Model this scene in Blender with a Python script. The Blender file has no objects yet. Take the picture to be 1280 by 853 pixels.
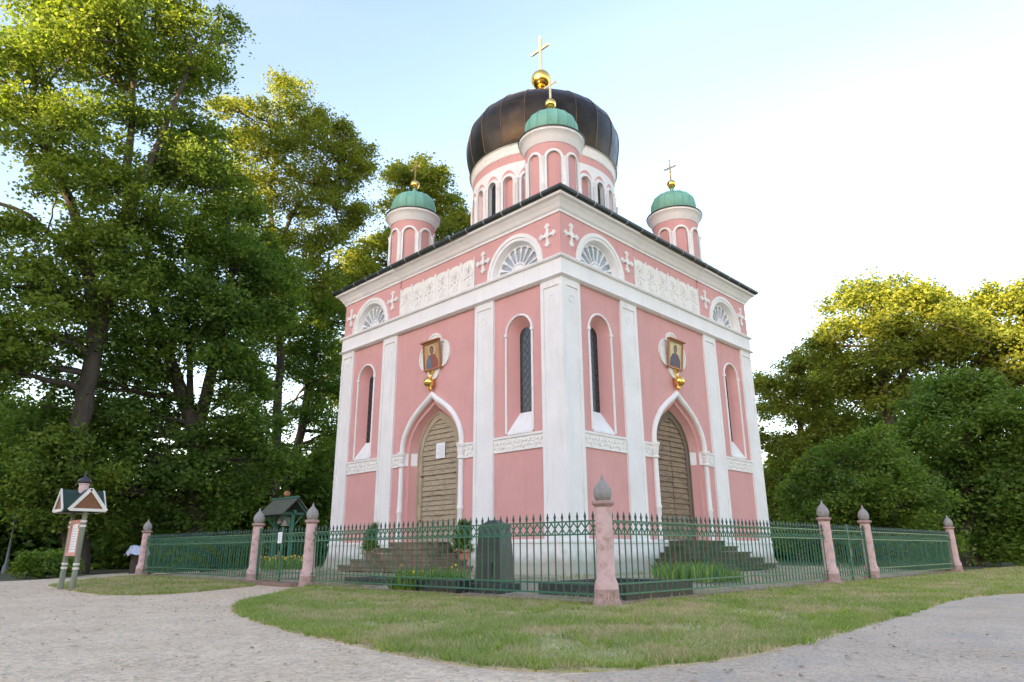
import bpy, math, random
import numpy as np
from mathutils import Vector, Matrix
from mathutils.geometry import tessellate_polygon

random.seed(7)
RNG = np.random.default_rng(11)
SC = bpy.context.scene
COL = SC.collection
R = math.radians
PI = math.pi

# ------------------------------------------------------------------ camera, sky, sun, exposure
CAM = Vector((15.6093, -18.4169, 0.80))
CR = Vector((0.70913689, 0.70505695, -0.00442301))
CU = Vector((0.21044234, -0.20566457, 0.95572805))
CF = Vector((-0.67293305, 0.67867281, 0.29421817))
FPX = 849.8
cd = bpy.data.cameras.new("camera")
cd.sensor_width = 36.0
cd.lens = 36.0 * FPX / 1280.0
cd.clip_start = 0.05
cd.clip_end = 3000
co = bpy.data.objects.new("camera", cd)
COL.objects.link(co)
m = Matrix.Identity(4)
for i in range(3):
    m[i][0] = CR[i]; m[i][1] = CU[i]; m[i][2] = -CF[i]; m[i][3] = CAM[i]
co.matrix_world = m
SC.camera = co

SUN_EL, SUN_DIR = R(6.5), Vector((0.10, -0.995, 0))       # direction towards the sun
W = bpy.data.worlds.new("World")
SC.world = W
W.use_nodes = True
nt = W.node_tree
sky = nt.nodes.new("ShaderNodeTexSky")
sky.sky_type = 'NISHITA'
sky.sun_disc = False
sky.sun_elevation = SUN_EL
sky.sun_rotation = math.atan2(SUN_DIR.x, SUN_DIR.y)
sky.air_density = 1.0
sky.dust_density = 0.7
sky.ozone_density = 1.0
bg = nt.nodes["Background"]
bg.inputs[1].default_value = 0.15
wmix = nt.nodes.new("ShaderNodeMix")      # white-balance tint multiplied into the sky colour
wmix.data_type = 'RGBA'; wmix.blend_type = 'MULTIPLY'
wmix.inputs[0].default_value = 1.0
wmix.inputs[7].default_value = (1.10, 0.97, 1.02, 1)
nt.links.new(sky.outputs[0], wmix.inputs[6])
wn = nt.nodes.new("ShaderNodeTexNoise"); wn.inputs["Scale"].default_value = 1.6; wn.inputs["Detail"].default_value = 6
wt = nt.nodes.new("ShaderNodeTexCoord"); wp = nt.nodes.new("ShaderNodeMapping"); wp.inputs["Scale"].default_value = (1, 1, 4)
nt.links.new(wt.outputs["Generated"], wp.inputs[0]); nt.links.new(wp.outputs[0], wn.inputs["Vector"])
wr = nt.nodes.new("ShaderNodeMapRange"); wr.inputs[1].default_value = 0.45; wr.inputs[2].default_value = 0.75
wr.inputs[3].default_value = 0.0; wr.inputs[4].default_value = 0.09
nt.links.new(wn.outputs["Fac"], wr.inputs[0])
wc = nt.nodes.new("ShaderNodeMix"); wc.data_type = 'RGBA'      # thin veil of high cloud
nt.links.new(wr.outputs[0], wc.inputs[0]); nt.links.new(wmix.outputs[2], wc.inputs[6])
wc.inputs[7].default_value = (1.8, 1.85, 1.9, 1)
nt.links.new(wc.outputs[2], bg.inputs[0])

sl = bpy.data.lights.new("sun", 'SUN')
sl.energy = 5.0
sl.angle = R(0.6)
sl.color = (1.0, 0.72, 0.38)
so = bpy.data.objects.new("sun", sl)
COL.objects.link(so)
sd = Vector((SUN_DIR.x * math.cos(SUN_EL), SUN_DIR.y * math.cos(SUN_EL), math.sin(SUN_EL))).normalized()
so.rotation_euler = sd.to_track_quat('Z', 'Y').to_euler()
so.location = (0, -30, 60)

SC.view_settings.view_transform = 'Standard'
SC.view_settings.look = 'None'
SC.view_settings.gamma = 1.0
SC.view_settings.exposure = 2.53


def pix(px, py, D):
    """a point seen at photo pixel (px, py), D metres away along the ground"""
    d = CF + CR * ((px - 640) / FPX) - CU * ((py - 426.5) / FPX)
    return CAM + d * (D / math.hypot(d.x, d.y))


def gpix(px, py, z=0.0):
    d = CF + CR * ((px - 640) / FPX) - CU * ((py - 426.5) / FPX)
    p = CAM + d * ((z - CAM.z) / d.z)
    return (p.x, p.y)


# ------------------------------------------------------------------ materials
def newmat(name):
    mt = bpy.data.materials.new(name)
    mt.use_nodes = True
    t = mt.node_tree
    return mt, t, t.nodes["Principled BSDF"]


def ramp(t, fac, stops):
    r = t.nodes.new("ShaderNodeValToRGB")
    el = r.color_ramp.elements
    while len(el) < len(stops):
        el.new(0.5)
    for e, (p, c) in zip(el, stops):
        e.position = p
        e.color = (*c, 1)
    t.links.new(fac, r.inputs[0])
    return r.outputs[0]


def noise(t, scale, detail=4, rough=0.6, coord='Object', stretch=None):
    tc = t.nodes.new("ShaderNodeTexCoord")
    n = t.nodes.new("ShaderNodeTexNoise")
    n.inputs["Scale"].default_value = scale
    n.inputs["Detail"].default_value = detail
    n.inputs["Roughness"].default_value = rough
    src = tc.outputs[coord]
    if stretch:
        mp = t.nodes.new("ShaderNodeMapping")
        mp.inputs["Scale"].default_value = stretch
        t.links.new(src, mp.inputs[0])
        src = mp.outputs[0]
    t.links.new(src, n.inputs["Vector"])
    return n.outputs["Fac"]


def mix(t, fac, a, b, mode='MIX'):
    x = t.nodes.new("ShaderNodeMix")
    x.data_type = 'RGBA'
    x.blend_type = mode
    for s, v in ((0, fac), (6, a), (7, b)):
        if hasattr(v, "links"):
            t.links.new(v, x.inputs[s])
        elif s == 0:
            x.inputs[0].default_value = v
        else:
            x.inputs[s].default_value = (*v, 1)
    return x.outputs[2]


def bump(t, bsdf, h, strength, dist):
    b = t.nodes.new("ShaderNodeBump")
    b.inputs["Strength"].default_value = strength
    b.inputs["Distance"].default_value = dist
    t.links.new(h, b.inputs["Height"])
    t.links.new(b.outputs[0], bsdf.inputs["Normal"])


def plain(name, c, rough=0.7, var=0.15, scale=3.0, metal=0.0, bs=0.0, bscale=60, dirt=None, dscale=0.8, drange=(0.55, 0.8), stretch=None):
    mt, t, b = newmat(name)
    c2 = tuple(max(0, v * (1 - var)) for v in c)
    c3 = tuple(min(1, v * (1 + var * 0.6)) for v in c)
    col = ramp(t, noise(t, scale, 5, stretch=stretch), [(0.3, c2), (0.7, c3)])
    if dirt:
        dn = noise(t, dscale, 8, 0.7, stretch=stretch)
        f = ramp(t, dn, [(drange[0], (0, 0, 0)), (drange[1], (1, 1, 1))])
        col = mix(t, f, col, dirt)
    t.links.new(col, b.inputs["Base Color"])
    b.inputs["Roughness"].default_value = rough
    b.inputs["Metallic"].default_value = metal
    if bs:
        bump(t, b, noise(t, bscale, 3), bs, 0.01)
    return mt


M = {}
M['pink'] = plain('pink_stucco', (0.66, 0.345, 0.34), 0.85, 0.07, 1.2, bs=0.25, bscale=45, dirt=(0.58, 0.30, 0.295), dscale=1.6, drange=(0.5, 0.75), stretch=(1, 1, 0.45))
M['white'] = plain('white_stucco', (0.80, 0.79, 0.79), 0.8, 0.05, 1.5, bs=0.2, bscale=40, dirt=(0.58, 0.56, 0.52), dscale=1.2, drange=(0.60, 0.85), stretch=(1, 1, 0.3))
M['plinth'] = plain('limewashed_plinth', (0.74, 0.73, 0.72), 0.85, 0.08, 2, bs=0.4, bscale=25, dirt=(0.36, 0.34, 0.30), dscale=1.1, drange=(0.48, 0.75))
M['reveal'] = M['pink']
M['glass'] = plain('dark_church_glass', (0.022, 0.022, 0.026), 0.15, 0.3, 8)
M['lead'] = plain('lead_came', (0.07, 0.07, 0.075), 0.5, 0.1)
M['fanglass'] = plain('pale_fan_glass', (0.34, 0.39, 0.43), 0.12, 0.25, 4)
M['gutter'] = plain('black_green_gutter', (0.018, 0.030, 0.028), 0.45, 0.2)
M['joint'] = plain('zinc_joint', (0.45, 0.46, 0.46), 0.5, 0.1)
M['roof'] = plain('dark_sheet_roof', (0.05, 0.055, 0.055), 0.5, 0.2)
M['gold'] = plain('gilded_metal', (0.95, 0.60, 0.16), 0.18, 0.08, 6, metal=1.0)
M['goldcross'] = plain('gilded_cross', (0.95, 0.72, 0.36), 0.3, 0.08, 6, metal=1.0)
M['verdigris'] = plain('verdigris_copper', (0.19, 0.44, 0.35), 0.6, 0.14, 3, dirt=(0.10, 0.30, 0.24), dscale=2.5, drange=(0.5, 0.75), stretch=(1, 1, 0.4))
M['patina'] = plain('dark_patina', (0.13, 0.33, 0.26), 0.6, 0.2)
M['seam'] = plain('bronze_seam', (0.12, 0.085, 0.055), 0.45, 0.1, metal=0.8)
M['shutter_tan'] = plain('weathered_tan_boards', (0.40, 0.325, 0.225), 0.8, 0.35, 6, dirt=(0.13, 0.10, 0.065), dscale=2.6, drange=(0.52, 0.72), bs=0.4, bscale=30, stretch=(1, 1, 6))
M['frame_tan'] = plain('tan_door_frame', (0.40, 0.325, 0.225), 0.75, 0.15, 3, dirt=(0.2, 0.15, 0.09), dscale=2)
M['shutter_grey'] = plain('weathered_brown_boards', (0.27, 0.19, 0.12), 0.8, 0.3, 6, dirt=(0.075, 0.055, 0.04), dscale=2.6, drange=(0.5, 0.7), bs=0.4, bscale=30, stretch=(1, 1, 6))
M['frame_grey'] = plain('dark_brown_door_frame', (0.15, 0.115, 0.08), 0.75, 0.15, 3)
M['iron'] = plain('rusty_iron', (0.16, 0.07, 0.04), 0.8, 0.2)
M['paper'] = plain('white_paper', (0.82, 0.83, 0.85), 0.7, 0.03)
M['ink'] = plain('grey_print', (0.45, 0.46, 0.48), 0.7, 0.03)
M['icon_bg'] = plain('icon_ground', (0.50, 0.30, 0.14), 0.5, 0.2, 6)
M['icon_bg2'] = plain('icon_ground_pale', (0.55, 0.46, 0.24), 0.5, 0.25, 6)
M['icon_frame'] = plain('icon_frame_wood', (0.38, 0.16, 0.07), 0.5, 0.15)
M['icon_red'] = plain('icon_red_robe', (0.28, 0.09, 0.07), 0.6, 0.2, 8)
M['icon_blue'] = plain('icon_blue_robe', (0.12, 0.17, 0.22), 0.6, 0.2, 8)
M['icon_dark'] = plain('icon_purple_robe', (0.10, 0.07, 0.10), 0.6, 0.2, 8)
M['icon_skin'] = plain('icon_face', (0.22, 0.13, 0.09), 0.6, 0.1)
M['icon_halo'] = plain('icon_halo', (0.62, 0.43, 0.18), 0.4, 0.1)
M['stair'] = plain('mossy_brick_steps', (0.30, 0.20, 0.15), 0.9, 0.3, 5, dirt=(0.11, 0.105, 0.06), dscale=2.5, drange=(0.42, 0.62), bs=0.6, bscale=14)
M['stair_moss'] = plain('dark_mossy_steps', (0.17, 0.13, 0.095), 0.9, 0.3, 5, dirt=(0.06, 0.075, 0.035), dscale=2.5, drange=(0.38, 0.6), bs=0.6, bscale=14)
M['fence'] = plain('green_iron_paint', (0.036, 0.145, 0.085), 0.45, 0.2, 8)
M['fence_spear'] = plain('dark_green_iron', (0.022, 0.075, 0.055), 0.45, 0.2, 8)
M['pillar'] = plain('flaking_pink_sandstone', (0.63, 0.435, 0.42), 0.85, 0.14, 5, dirt=(0.36, 0.20, 0.17), dscale=6, drange=(0.50, 0.70), bs=0.5, bscale=30)
M['pillar_foot'] = plain('worn_pink_stone', (0.44, 0.29, 0.26), 0.9, 0.25, 6, dirt=(0.18, 0.13, 0.09), dscale=5, drange=(0.48, 0.7), bs=0.8, bscale=18)
M['onion'] = plain('grey_stone_finial', (0.33, 0.31, 0.30), 0.75, 0.3, 7, bs=0.6, bscale=22, dirt=(0.14, 0.13, 0.12), dscale=7, drange=(0.5, 0.7))
M['granite'] = plain('dark_green_granite', (0.045, 0.055, 0.055), 0.35, 0.35, 25, dirt=(0.09, 0.10, 0.09), dscale=3)
M['granite2'] = plain('dark_grave_granite', (0.045, 0.048, 0.052), 0.4, 0.35, 25, dirt=(0.10, 0.10, 0.10), dscale=3)
M['terracotta'] = plain('terracotta', (0.47, 0.22, 0.16), 0.8, 0.15, 4)
M['bark'] = plain('dark_bark', (0.075, 0.062, 0.05), 0.95, 0.4, 4, bs=1.0, bscale=14, stretch=(1, 1, 0.3))
M['greenwood'] = plain('green_painted_wood', (0.05, 0.17, 0.13), 0.6, 0.2, 4)
M['shingle'] = plain('weathered_shingle', (0.10, 0.11, 0.085), 0.85, 0.35, 8, bs=0.6, bscale=20, stretch=(4, 1, 1))
M['bronze'] = plain('grey_bronze_bell', (0.36, 0.34, 0.33), 0.55, 0.2)
M['ochre'] = plain('ochre_ball', (0.36, 0.17, 0.08), 0.7, 0.2)
M['post'] = plain('grey_green_post', (0.20, 0.22, 0.16), 0.85, 0.3, 6, bs=0.4, bscale=30, stretch=(1, 1, 0.2))
M['signgreen'] = plain('green_sign_roof', (0.022, 0.052, 0.038), 0.75, 0.2)
M['signwhite'] = plain('white_bargeboard', (0.72, 0.68, 0.64), 0.7, 0.1)
M['signpink'] = plain('pink_sign_paint', (0.62, 0.28, 0.24), 0.7, 0.12)
M['signpale'] = plain('pale_pink_sign_drum', (0.70, 0.50, 0.50), 0.7, 0.12)
M['signwood'] = plain('brown_gable_boards', (0.20, 0.085, 0.035), 0.7, 0.25, 8, stretch=(1, 1, 8))
M['signdome'] = plain('dark_violet_dome', (0.045, 0.042, 0.055), 0.5, 0.2)
M['poster'] = plain('pale_poster', (0.70, 0.74, 0.78), 0.4, 0.08, 12)
M['lamp'] = plain('grey_lamp_post', (0.14, 0.16, 0.17), 0.5, 0.15)
M['lampglass'] = plain('dull_lamp_glass', (0.42, 0.46, 0.50), 0.2, 0.1)
M['cloth'] = plain('pale_blue_sheet', (0.62, 0.68, 0.85), 0.8, 0.1)
M['brickstep'] = plain('brick_threshold', (0.26, 0.17, 0.13), 0.9, 0.3, 10, bs=0.7, bscale=14)


def weather(name, c, grime, streak=0.5, foot=None, rough=0.85):
    """limewash with rain streaks, patch repairs and, if asked, splash dirt near the foot"""
    mt, t, b = newmat(name)
    c2 = tuple(v * 0.93 for v in c); c3 = tuple(min(1, v * 1.04) for v in c)
    col = ramp(t, noise(t, 1.1, 6), [(0.3, c2), (0.7, c3)])
    f = ramp(t, noise(t, 5.0, 6, 0.7, stretch=(1, 1, 0.10)), [(0.52, (0, 0, 0)), (0.80, (streak,) * 3)])
    col = mix(t, f, col, grime)
    f2 = ramp(t, noise(t, 0.7, 9, 0.75), [(0.56, (0, 0, 0)), (0.62, (0.35,) * 3)])
    col = mix(t, f2, col, tuple(min(1, v * 1.08) for v in c2))
    if foot:
        tc = t.nodes.new("ShaderNodeTexCoord"); sp = t.nodes.new("ShaderNodeSeparateXYZ")
        t.links.new(tc.outputs['Object'], sp.inputs[0])
        ad = t.nodes.new("ShaderNodeMath"); ad.operation = 'MULTIPLY_ADD'
        t.links.new(noise(t, 2.4, 7, 0.7), ad.inputs[0]); ad.inputs[1].default_value = -0.55
        t.links.new(sp.outputs[2], ad.inputs[2])
        f3 = ramp(t, ad.outputs[0], [(0.0, (0.8,) * 3), (0.28, (0, 0, 0))])
        col = mix(t, f3, col, foot)
    t.links.new(col, b.inputs["Base Color"])
    b.inputs["Roughness"].default_value = rough
    bump(t, b, noise(t, 38, 4), 0.25, 0.01)
    return mt


M['pink'] = weather('pink_stucco', (0.64, 0.34, 0.325), (0.54, 0.27, 0.25), 0.6)
M['white'] = weather('white_stucco', (0.80, 0.79, 0.79), (0.56, 0.54, 0.50), 0.5)
M['plinth'] = weather('limewashed_plinth', (0.76, 0.75, 0.74), (0.48, 0.46, 0.42), 0.7, (0.30, 0.27, 0.21))
M['reveal'] = M['pink']


def relief_mat():
    mt, t, b = newmat('relief_plaster')
    tc = t.nodes.new("ShaderNodeTexCoord")
    v = t.nodes.new("ShaderNodeTexVoronoi")
    v.inputs["Scale"].default_value = 9.0
    t.links.new(tc.outputs['Object'], v.inputs["Vector"])
    n = noise(t, 16, 3)
    ad = t.nodes.new("ShaderNodeMath"); ad.operation = 'ADD'
    t.links.new(v.outputs["Distance"], ad.inputs[0]); t.links.new(n, ad.inputs[1])
    col = ramp(t, ad.outputs[0], [(0.3, (0.62, 0.60, 0.56)), (0.9, (0.80, 0.78, 0.75))])
    t.links.new(col, b.inputs["Base Color"])
    b.inputs["Roughness"].default_value = 0.85
    bump(t, b, ad.outputs[0], 0.45, 0.03)
    return mt


M['relief'] = relief_mat()


def dome_mat():
    mt, t, b = newmat('dark_bronze_sheet')
    tc = t.nodes.new("ShaderNodeTexCoord")
    br = t.nodes.new("ShaderNodeTexNoise")
    br.inputs["Scale"].default_value = 1.1; br.inputs["Detail"].default_value = 8
    t.links.new(tc.outputs['Object'], br.inputs["Vector"])
    col = ramp(t, br.outputs["Fac"], [(0.3, (0.020, 0.017, 0.016)), (0.52, (0.042, 0.034, 0.027)), (0.75, (0.072, 0.058, 0.046))])
    t.links.new(col, b.inputs["Base Color"])
    b.inputs["Metallic"].default_value = 0.9
    rr = ramp(t, noise(t, 2.2, 6), [(0.3, (0.28,) * 3), (0.75, (0.5,) * 3)])
    t.links.new(rr, b.inputs["Roughness"])
    # sheet courses
    sep = t.nodes.new("ShaderNodeSeparateXYZ"); t.links.new(tc.outputs['Object'], sep.inputs[0])
    bump(t, b, noise(t, 1.6, 3), 0.25, 0.08)
    return mt


M['dome'] = dome_mat()


def leaf_mat(name, dark, light, trans=0.45, yellow=None):
    mt, t, b = newmat(name)
    geo = t.nodes.new("ShaderNodeNewGeometry")
    col = ramp(t, geo.outputs["Random Per Island"], [(0.0, dark), (1.0, light)])
    n = ramp(t, noise(t, 0.35, 2), [(0.35, (0, 0, 0)), (0.7, (1, 1, 1))])
    col = mix(t, n, col, mix(t, 1.0, col, (1.35, 1.2, 0.8), 'MULTIPLY'))
    t.links.new(col, b.inputs["Base Color"])
    b.inputs["Roughness"].default_value = 0.5
    b.inputs["Specular IOR Level"].default_value = 0.3
    tr = t.nodes.new("ShaderNodeBsdfTranslucent")
    tcol = mix(t, 1.0, col, (1.25, 1.3, 0.55), 'MULTIPLY')
    t.links.new(tcol, tr.inputs[0])
    ms = t.nodes.new("ShaderNodeMixShader")
    ms.inputs[0].default_value = trans
    t.links.new(b.outputs[0], ms.inputs[1]); t.links.new(tr.outputs[0], ms.inputs[2])
    t.links.new(ms.outputs[0], t.nodes["Material Output"].inputs[0])
    return mt


M['leaf'] = leaf_mat('lime_leaves', (0.100, 0.175, 0.038), (0.225, 0.305, 0.078), 0.5)
M['leaf_lit'] = leaf_mat('sunlit_leaves', (0.125, 0.185, 0.038), (0.27, 0.315, 0.08), 0.5)  # sunlit look put into the colour: paler, yellower leaves
M['leaf_dark'] = leaf_mat('maple_leaves', (0.080, 0.160, 0.042), (0.18, 0.275, 0.075), 0.5)
M['leaf_bush'] = leaf_mat('bush_leaves', (0.095, 0.18, 0.045), (0.20, 0.29, 0.07), 0.5)
M['leaf_iris'] = leaf_mat('iris_leaves', (0.10, 0.20, 0.05), (0.22, 0.34, 0.09), 0.35)
M['flower_y'] = plain('yellow_petals', (0.75, 0.50, 0.04), 0.6, 0.2)
M['flower_w'] = plain('pale_petals', (0.75, 0.62, 0.58), 0.6, 0.2)


def grass_mat():
    mt, t, b = newmat('grass_blades')
    geo = t.nodes.new("ShaderNodeNewGeometry")
    g = ramp(t, geo.outputs["Random Per Island"], [(0.0, (0.17, 0.26, 0.05)), (0.55, (0.28, 0.37, 0.085)), (0.85, (0.39, 0.43, 0.14)), (1.0, (0.52, 0.45, 0.25))])
    s = ramp(t, geo.outputs["Random Per Island"], [(0.0, (0.36, 0.31, 0.14)), (1.0, (0.66, 0.53, 0.33))])
    f = ramp(t, noise(t, 0.75, 9, 0.75), [(0.45, (0, 0, 0)), (0.57, (1, 1, 1))])
    col = mix(t, f, g, s)
    t.links.new(col, b.inputs["Base Color"])
    b.inputs["Roughness"].default_value = 0.7
    tr = t.nodes.new("ShaderNodeBsdfTranslucent")
    t.links.new(col, tr.inputs[0])
    ms = t.nodes.new("ShaderNodeMixShader"); ms.inputs[0].default_value = 0.3
    t.links.new(b.outputs[0], ms.inputs[1]); t.links.new(tr.outputs[0], ms.inputs[2])
    t.links.new(ms.outputs[0], t.nodes["Material Output"].inputs[0])
    return mt


M['grass'] = grass_mat()


def ground_mat(name, cols, scale, pebble, bumps, patch=None):
    mt, t, b = newmat(name)
    tc = t.nodes.new("ShaderNodeTexCoord")
    col = ramp(t, noise(t, scale, 8, 0.65), cols)
    v = t.nodes.new("ShaderNodeTexVoronoi")
    v.inputs["Scale"].default_value = pebble
    t.links.new(tc.outputs['Object'], v.inputs["Vector"])
    hs = ramp(t, v.outputs["Color"], [(0.0, (0.62, 0.60, 0.60)), (0.5, (1, 1, 1)), (1.0, (1.25, 1.2, 1.12))])
    col = mix(t, 0.8, col, hs, 'MULTIPLY')
    if patch:
        f = ramp(t, noise(t, patch[1], 6, 0.7), [(patch[2], (0, 0, 0)), (patch[3], (1, 1, 1))])
        col = mix(t, f, col, patch[0])
    t.links.new(col, b.inputs["Base Color"])
    b.inputs["Roughness"].default_value = 0.95
    bump(t, b, v.outputs["Distance"], bumps, 0.02)
    return mt


M['gravel'] = ground_mat('beige_gravel', [(0.3, (0.61, 0.46, 0.325)), (0.7, (0.76, 0.60, 0.445))], 0.9, 26, 0.7, ((0.50, 0.385, 0.275), 2.4, 0.55, 0.75))
M['greypath'] = ground_mat('grey_path', [(0.3, (0.48, 0.37, 0.275)), (0.7, (0.62, 0.49, 0.375))], 0.8, 45, 0.5, ((0.40, 0.36, 0.32), 1.4, 0.52, 0.72))
M['lawnsoil'] = ground_mat('lawn_soil', [(0.3, (0.26, 0.27, 0.09)), (0.7, (0.42, 0.38, 0.17))], 1.2, 18, 0.6, ((0.58, 0.46, 0.31), 0.6, 0.44, 0.60))
M['soil'] = ground_mat('woodland_floor', [(0.3, (0.05, 0.055, 0.025)), (0.7, (0.10, 0.10, 0.05))], 0.6, 9, 0.8)
M['sand'] = ground_mat('sandy_courtyard', [(0.3, (0.30, 0.25, 0.18)), (0.7, (0.42, 0.36, 0.27))], 0.9, 30, 0.5, ((0.16, 0.17, 0.07), 0.8, 0.50, 0.62))


# ------------------------------------------------------------------ mesh helpers
class MB:
    def __init__(s):
        s.v = []; s.f = []; s.mi = []

    def add(s, vs, fs, mi=0):
        o = len(s.v)
        s.v.extend(tuple(v) for v in vs)
        s.f.extend(tuple(i + o for i in f) for f in fs)
        s.mi.extend([mi] * len(fs))
        return s

    def hexa(s, p, mi=0):
        return s.add(p, [(0, 3, 2, 1), (4, 5, 6, 7), (0, 1, 5, 4), (1, 2, 6, 5), (2, 3, 7, 6), (3, 0, 4, 7)], mi)

    def box(s, a, b, mi=0):
        x0, y0, z0 = a; x1, y1, z1 = b
        return s.hexa([(x0, y0, z0), (x1, y0, z0), (x1, y1, z0), (x0, y1, z0), (x0, y0, z1), (x1, y0, z1), (x1, y1, z1), (x0, y1, z1)], mi)

    def bar(s, a, b, w, h=None, mi=0):
        a = Vector(a); b = Vector(b); h = h or w
        d = (b - a).normalized()
        up = Vector((0, 0, 1)) if abs(d.z) < 0.95 else Vector((0, 1, 0))
        x = d.cross(up).normalized() * (w / 2); y = x.cross(d).normalized() * (h / 2)
        return s.hexa([a - x - y, a + x - y, a + x + y, a - x + y, b - x - y, b + x - y, b + x + y, b - x + y], mi)

    def tube(s, pts, rad, n=8, cap=True, mi=0):
        pts = [Vector(p) for p in pts]
        k = len(pts)
        rs = rad if isinstance(rad, (list, tuple)) else [rad] * k
        vs = []; fs = []
        px = None
        for i, p in enumerate(pts):
            d = (pts[min(i + 1, k - 1)] - pts[max(i - 1, 0)]).normalized()
            if px is None:
                up = Vector((0, 0, 1)) if abs(d.z) < 0.9 else Vector((1, 0, 0))
                px = d.cross(up).normalized()
            else:
                px = (px - d * px.dot(d)).normalized()
            py = d.cross(px)
            for j in range(n):
                a = 2 * PI * j / n
                vs.append(p + (px * math.cos(a) + py * math.sin(a)) * rs[i])
        for i in range(k - 1):
            for j in range(n):
                fs.append((i * n + j, i * n + (j + 1) % n, (i + 1) * n + (j + 1) % n, (i + 1) * n + j))
        if cap:
            fs.append(tuple(range(n - 1, -1, -1))); fs.append(tuple(range((k - 1) * n, k * n)))
        return s.add(vs, fs, mi)

    def lathe(s, prof, c=(0, 0, 0), n=24, sc=1.0, mi=0, a0=0.0):
        vs = []; fs = []
        k = len(prof)
        for r, z in prof:
            for j in range(n):
                a = a0 + 2 * PI * j / n
                vs.append((c[0] + r * sc * math.cos(a), c[1] + r * sc * math.sin(a), c[2] + z * sc))
        for i in range(k - 1):
            for j in range(n):
                fs.append((i * n + j, i * n + (j + 1) % n, (i + 1) * n + (j + 1) % n, (i + 1) * n + j))
        fs.append(tuple(range(n - 1, -1, -1))); fs.append(tuple(range((k - 1) * n, k * n)))
        return s.add(vs, fs, mi)

    def sphere(s, c, r, n=16, mi=0):
        k = n // 2
        return s.lathe([(max(r * math.sin(PI * i / k), 1e-4), -r * math.cos(PI * i / k)) for i in range(k + 1)], c, n, 1.0, mi)

    def plate(s, fm, outer, holes, e0, e1, mi=0, back=False):
        """a slab on a wall map fm(s, z, e): outline and holes given as (s, z) loops"""
        loops = [outer] + list(holes)
        tri = tessellate_polygon([[Vector((a, b, 0)) for a, b in l] for l in loops])
        flat = [p for l in loops for p in l]
        s.add([fm(a, b, e1) for a, b in flat], [tuple(t) for t in tri], mi)
        if back:
            s.add([fm(a, b, e0) for a, b in flat], [tuple(t) for t in tri], mi)
        for l in loops:
            n = len(l)
            s.add([fm(a, b, e0) for a, b in l] + [fm(a, b, e1) for a, b in l], [(i, (i + 1) % n, n + (i + 1) % n, n + i) for i in range(n)], mi)
        return s

    def loft(s, fm, rows, closed=False, mi=0):
        """rows: list of (loop of (s, z), e); equal lengths"""
        n = len(rows[0][0])
        vs = [fm(a, b, e) for l, e in rows for a, b in l]
        fs = []
        for r in range(len(rows) - 1):
            for i in range(n if closed else n - 1):
                fs.append((r * n + i, r * n + (i + 1) % n, (r + 1) * n + (i + 1) % n, (r + 1) * n + i))
        return s.add(vs, fs, mi)

    def build(s, name, mat, parent=None, smooth=None, origin=(0, 0, 0), bevel=0):
        me = bpy.data.meshes.new(name)
        o = Vector(origin)
        me.from_pydata([(v[0] - o.x, v[1] - o.y, v[2] - o.z) for v in s.v], [], s.f)
        mats = mat if isinstance(mat, (list, tuple)) else [mat]
        for mm in mats:
            me.materials.append(mm)
        if len(mats) > 1:
            me.polygons.foreach_set("material_index", s.mi)
        if smooth:
            me.shade_smooth()
            me.set_sharp_from_angle(angle=R(smooth))
        ob = bpy.data.objects.new(name, me)
        COL.objects.link(ob)
        if parent:
            ob.parent = parent
        else:
            ob.location = o
        if bevel:
            b = ob.modifiers.new("bevel", 'BEVEL'); b.width = bevel; b.segments = 2; b.limit_method = 'ANGLE'
        return ob


def tag(o, label=None, cat=None, group=None, kind=None):
    if label: o["label"] = label
    if cat: o["category"] = cat
    if group: o["group"] = group
    if kind: o["kind"] = kind
    return o


def empty(name, loc, label, cat, group=None, rz=0):
    o = bpy.data.objects.new(name, None)
    o.empty_display_size = 0.3
    COL.objects.link(o)
    o.location = loc
    o.rotation_euler = (0, 0, rz)
    return tag(o, label, cat, group)


def children(o):
    return [c for c in bpy.data.objects if c.parent == o]


def copy_tree(o, parent=None, loc=None, rz=None):
    c = o.copy(); COL.objects.link(c)
    if parent: c.parent = parent
    if loc is not None: c.location = loc
    if rz is not None: c.rotation_euler = (0, 0, rz)
    for ch in children(o):
        copy_tree(ch, c)
    return c


def smooth_path(pts, n=6):
    """Catmull-Rom through points"""
    P = [np.array(p, float) for p in pts]
    out = []
    for i in range(len(P) - 1):
        p0 = P[max(i - 1, 0)]; p1 = P[i]; p2 = P[i + 1]; p3 = P[min(i + 2, len(P) - 1)]
        for j in range(n):
            t = j / n
            out.append(tuple(0.5 * (2 * p1 + (p2 - p0) * t + (2 * p0 - 5 * p1 + 4 * p2 - p3) * t * t + (3 * p1 - p0 - 3 * p2 + p3) * t ** 3)))
    out.append(tuple(P[-1]))
    return out


# ------------------------------------------------------------------ ground
def sheet(name, poly, z, mat, label):
    me = bpy.data.meshes.new(name)
    tri = tessellate_polygon([[Vector((a, b, 0)) for a, b in poly]])
    k = len(poly)
    me.from_pydata([(a, b, z) for a, b in poly] + [(a, b, -0.03) for a, b in poly], [], [tuple(t) for t in tri] + [(i, (i + 1) % k, k + (i + 1) % k, k + i) for i in range(k)])
    me.materials.append(mat)
    o = bpy.data.objects.new(name, me); COL.objects.link(o)
    return tag(o, label, None, None, 'structure')


g = MB(); g.add([(-700, -700, -0.01), (700, -700, -0.01), (700, 700, -0.01), (-700, 700, -0.01)], [(0, 1, 2, 3)])
tag(g.build('ground', M['soil']), 'dark woodland floor under the trees round the church', None, None, 'structure')

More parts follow.
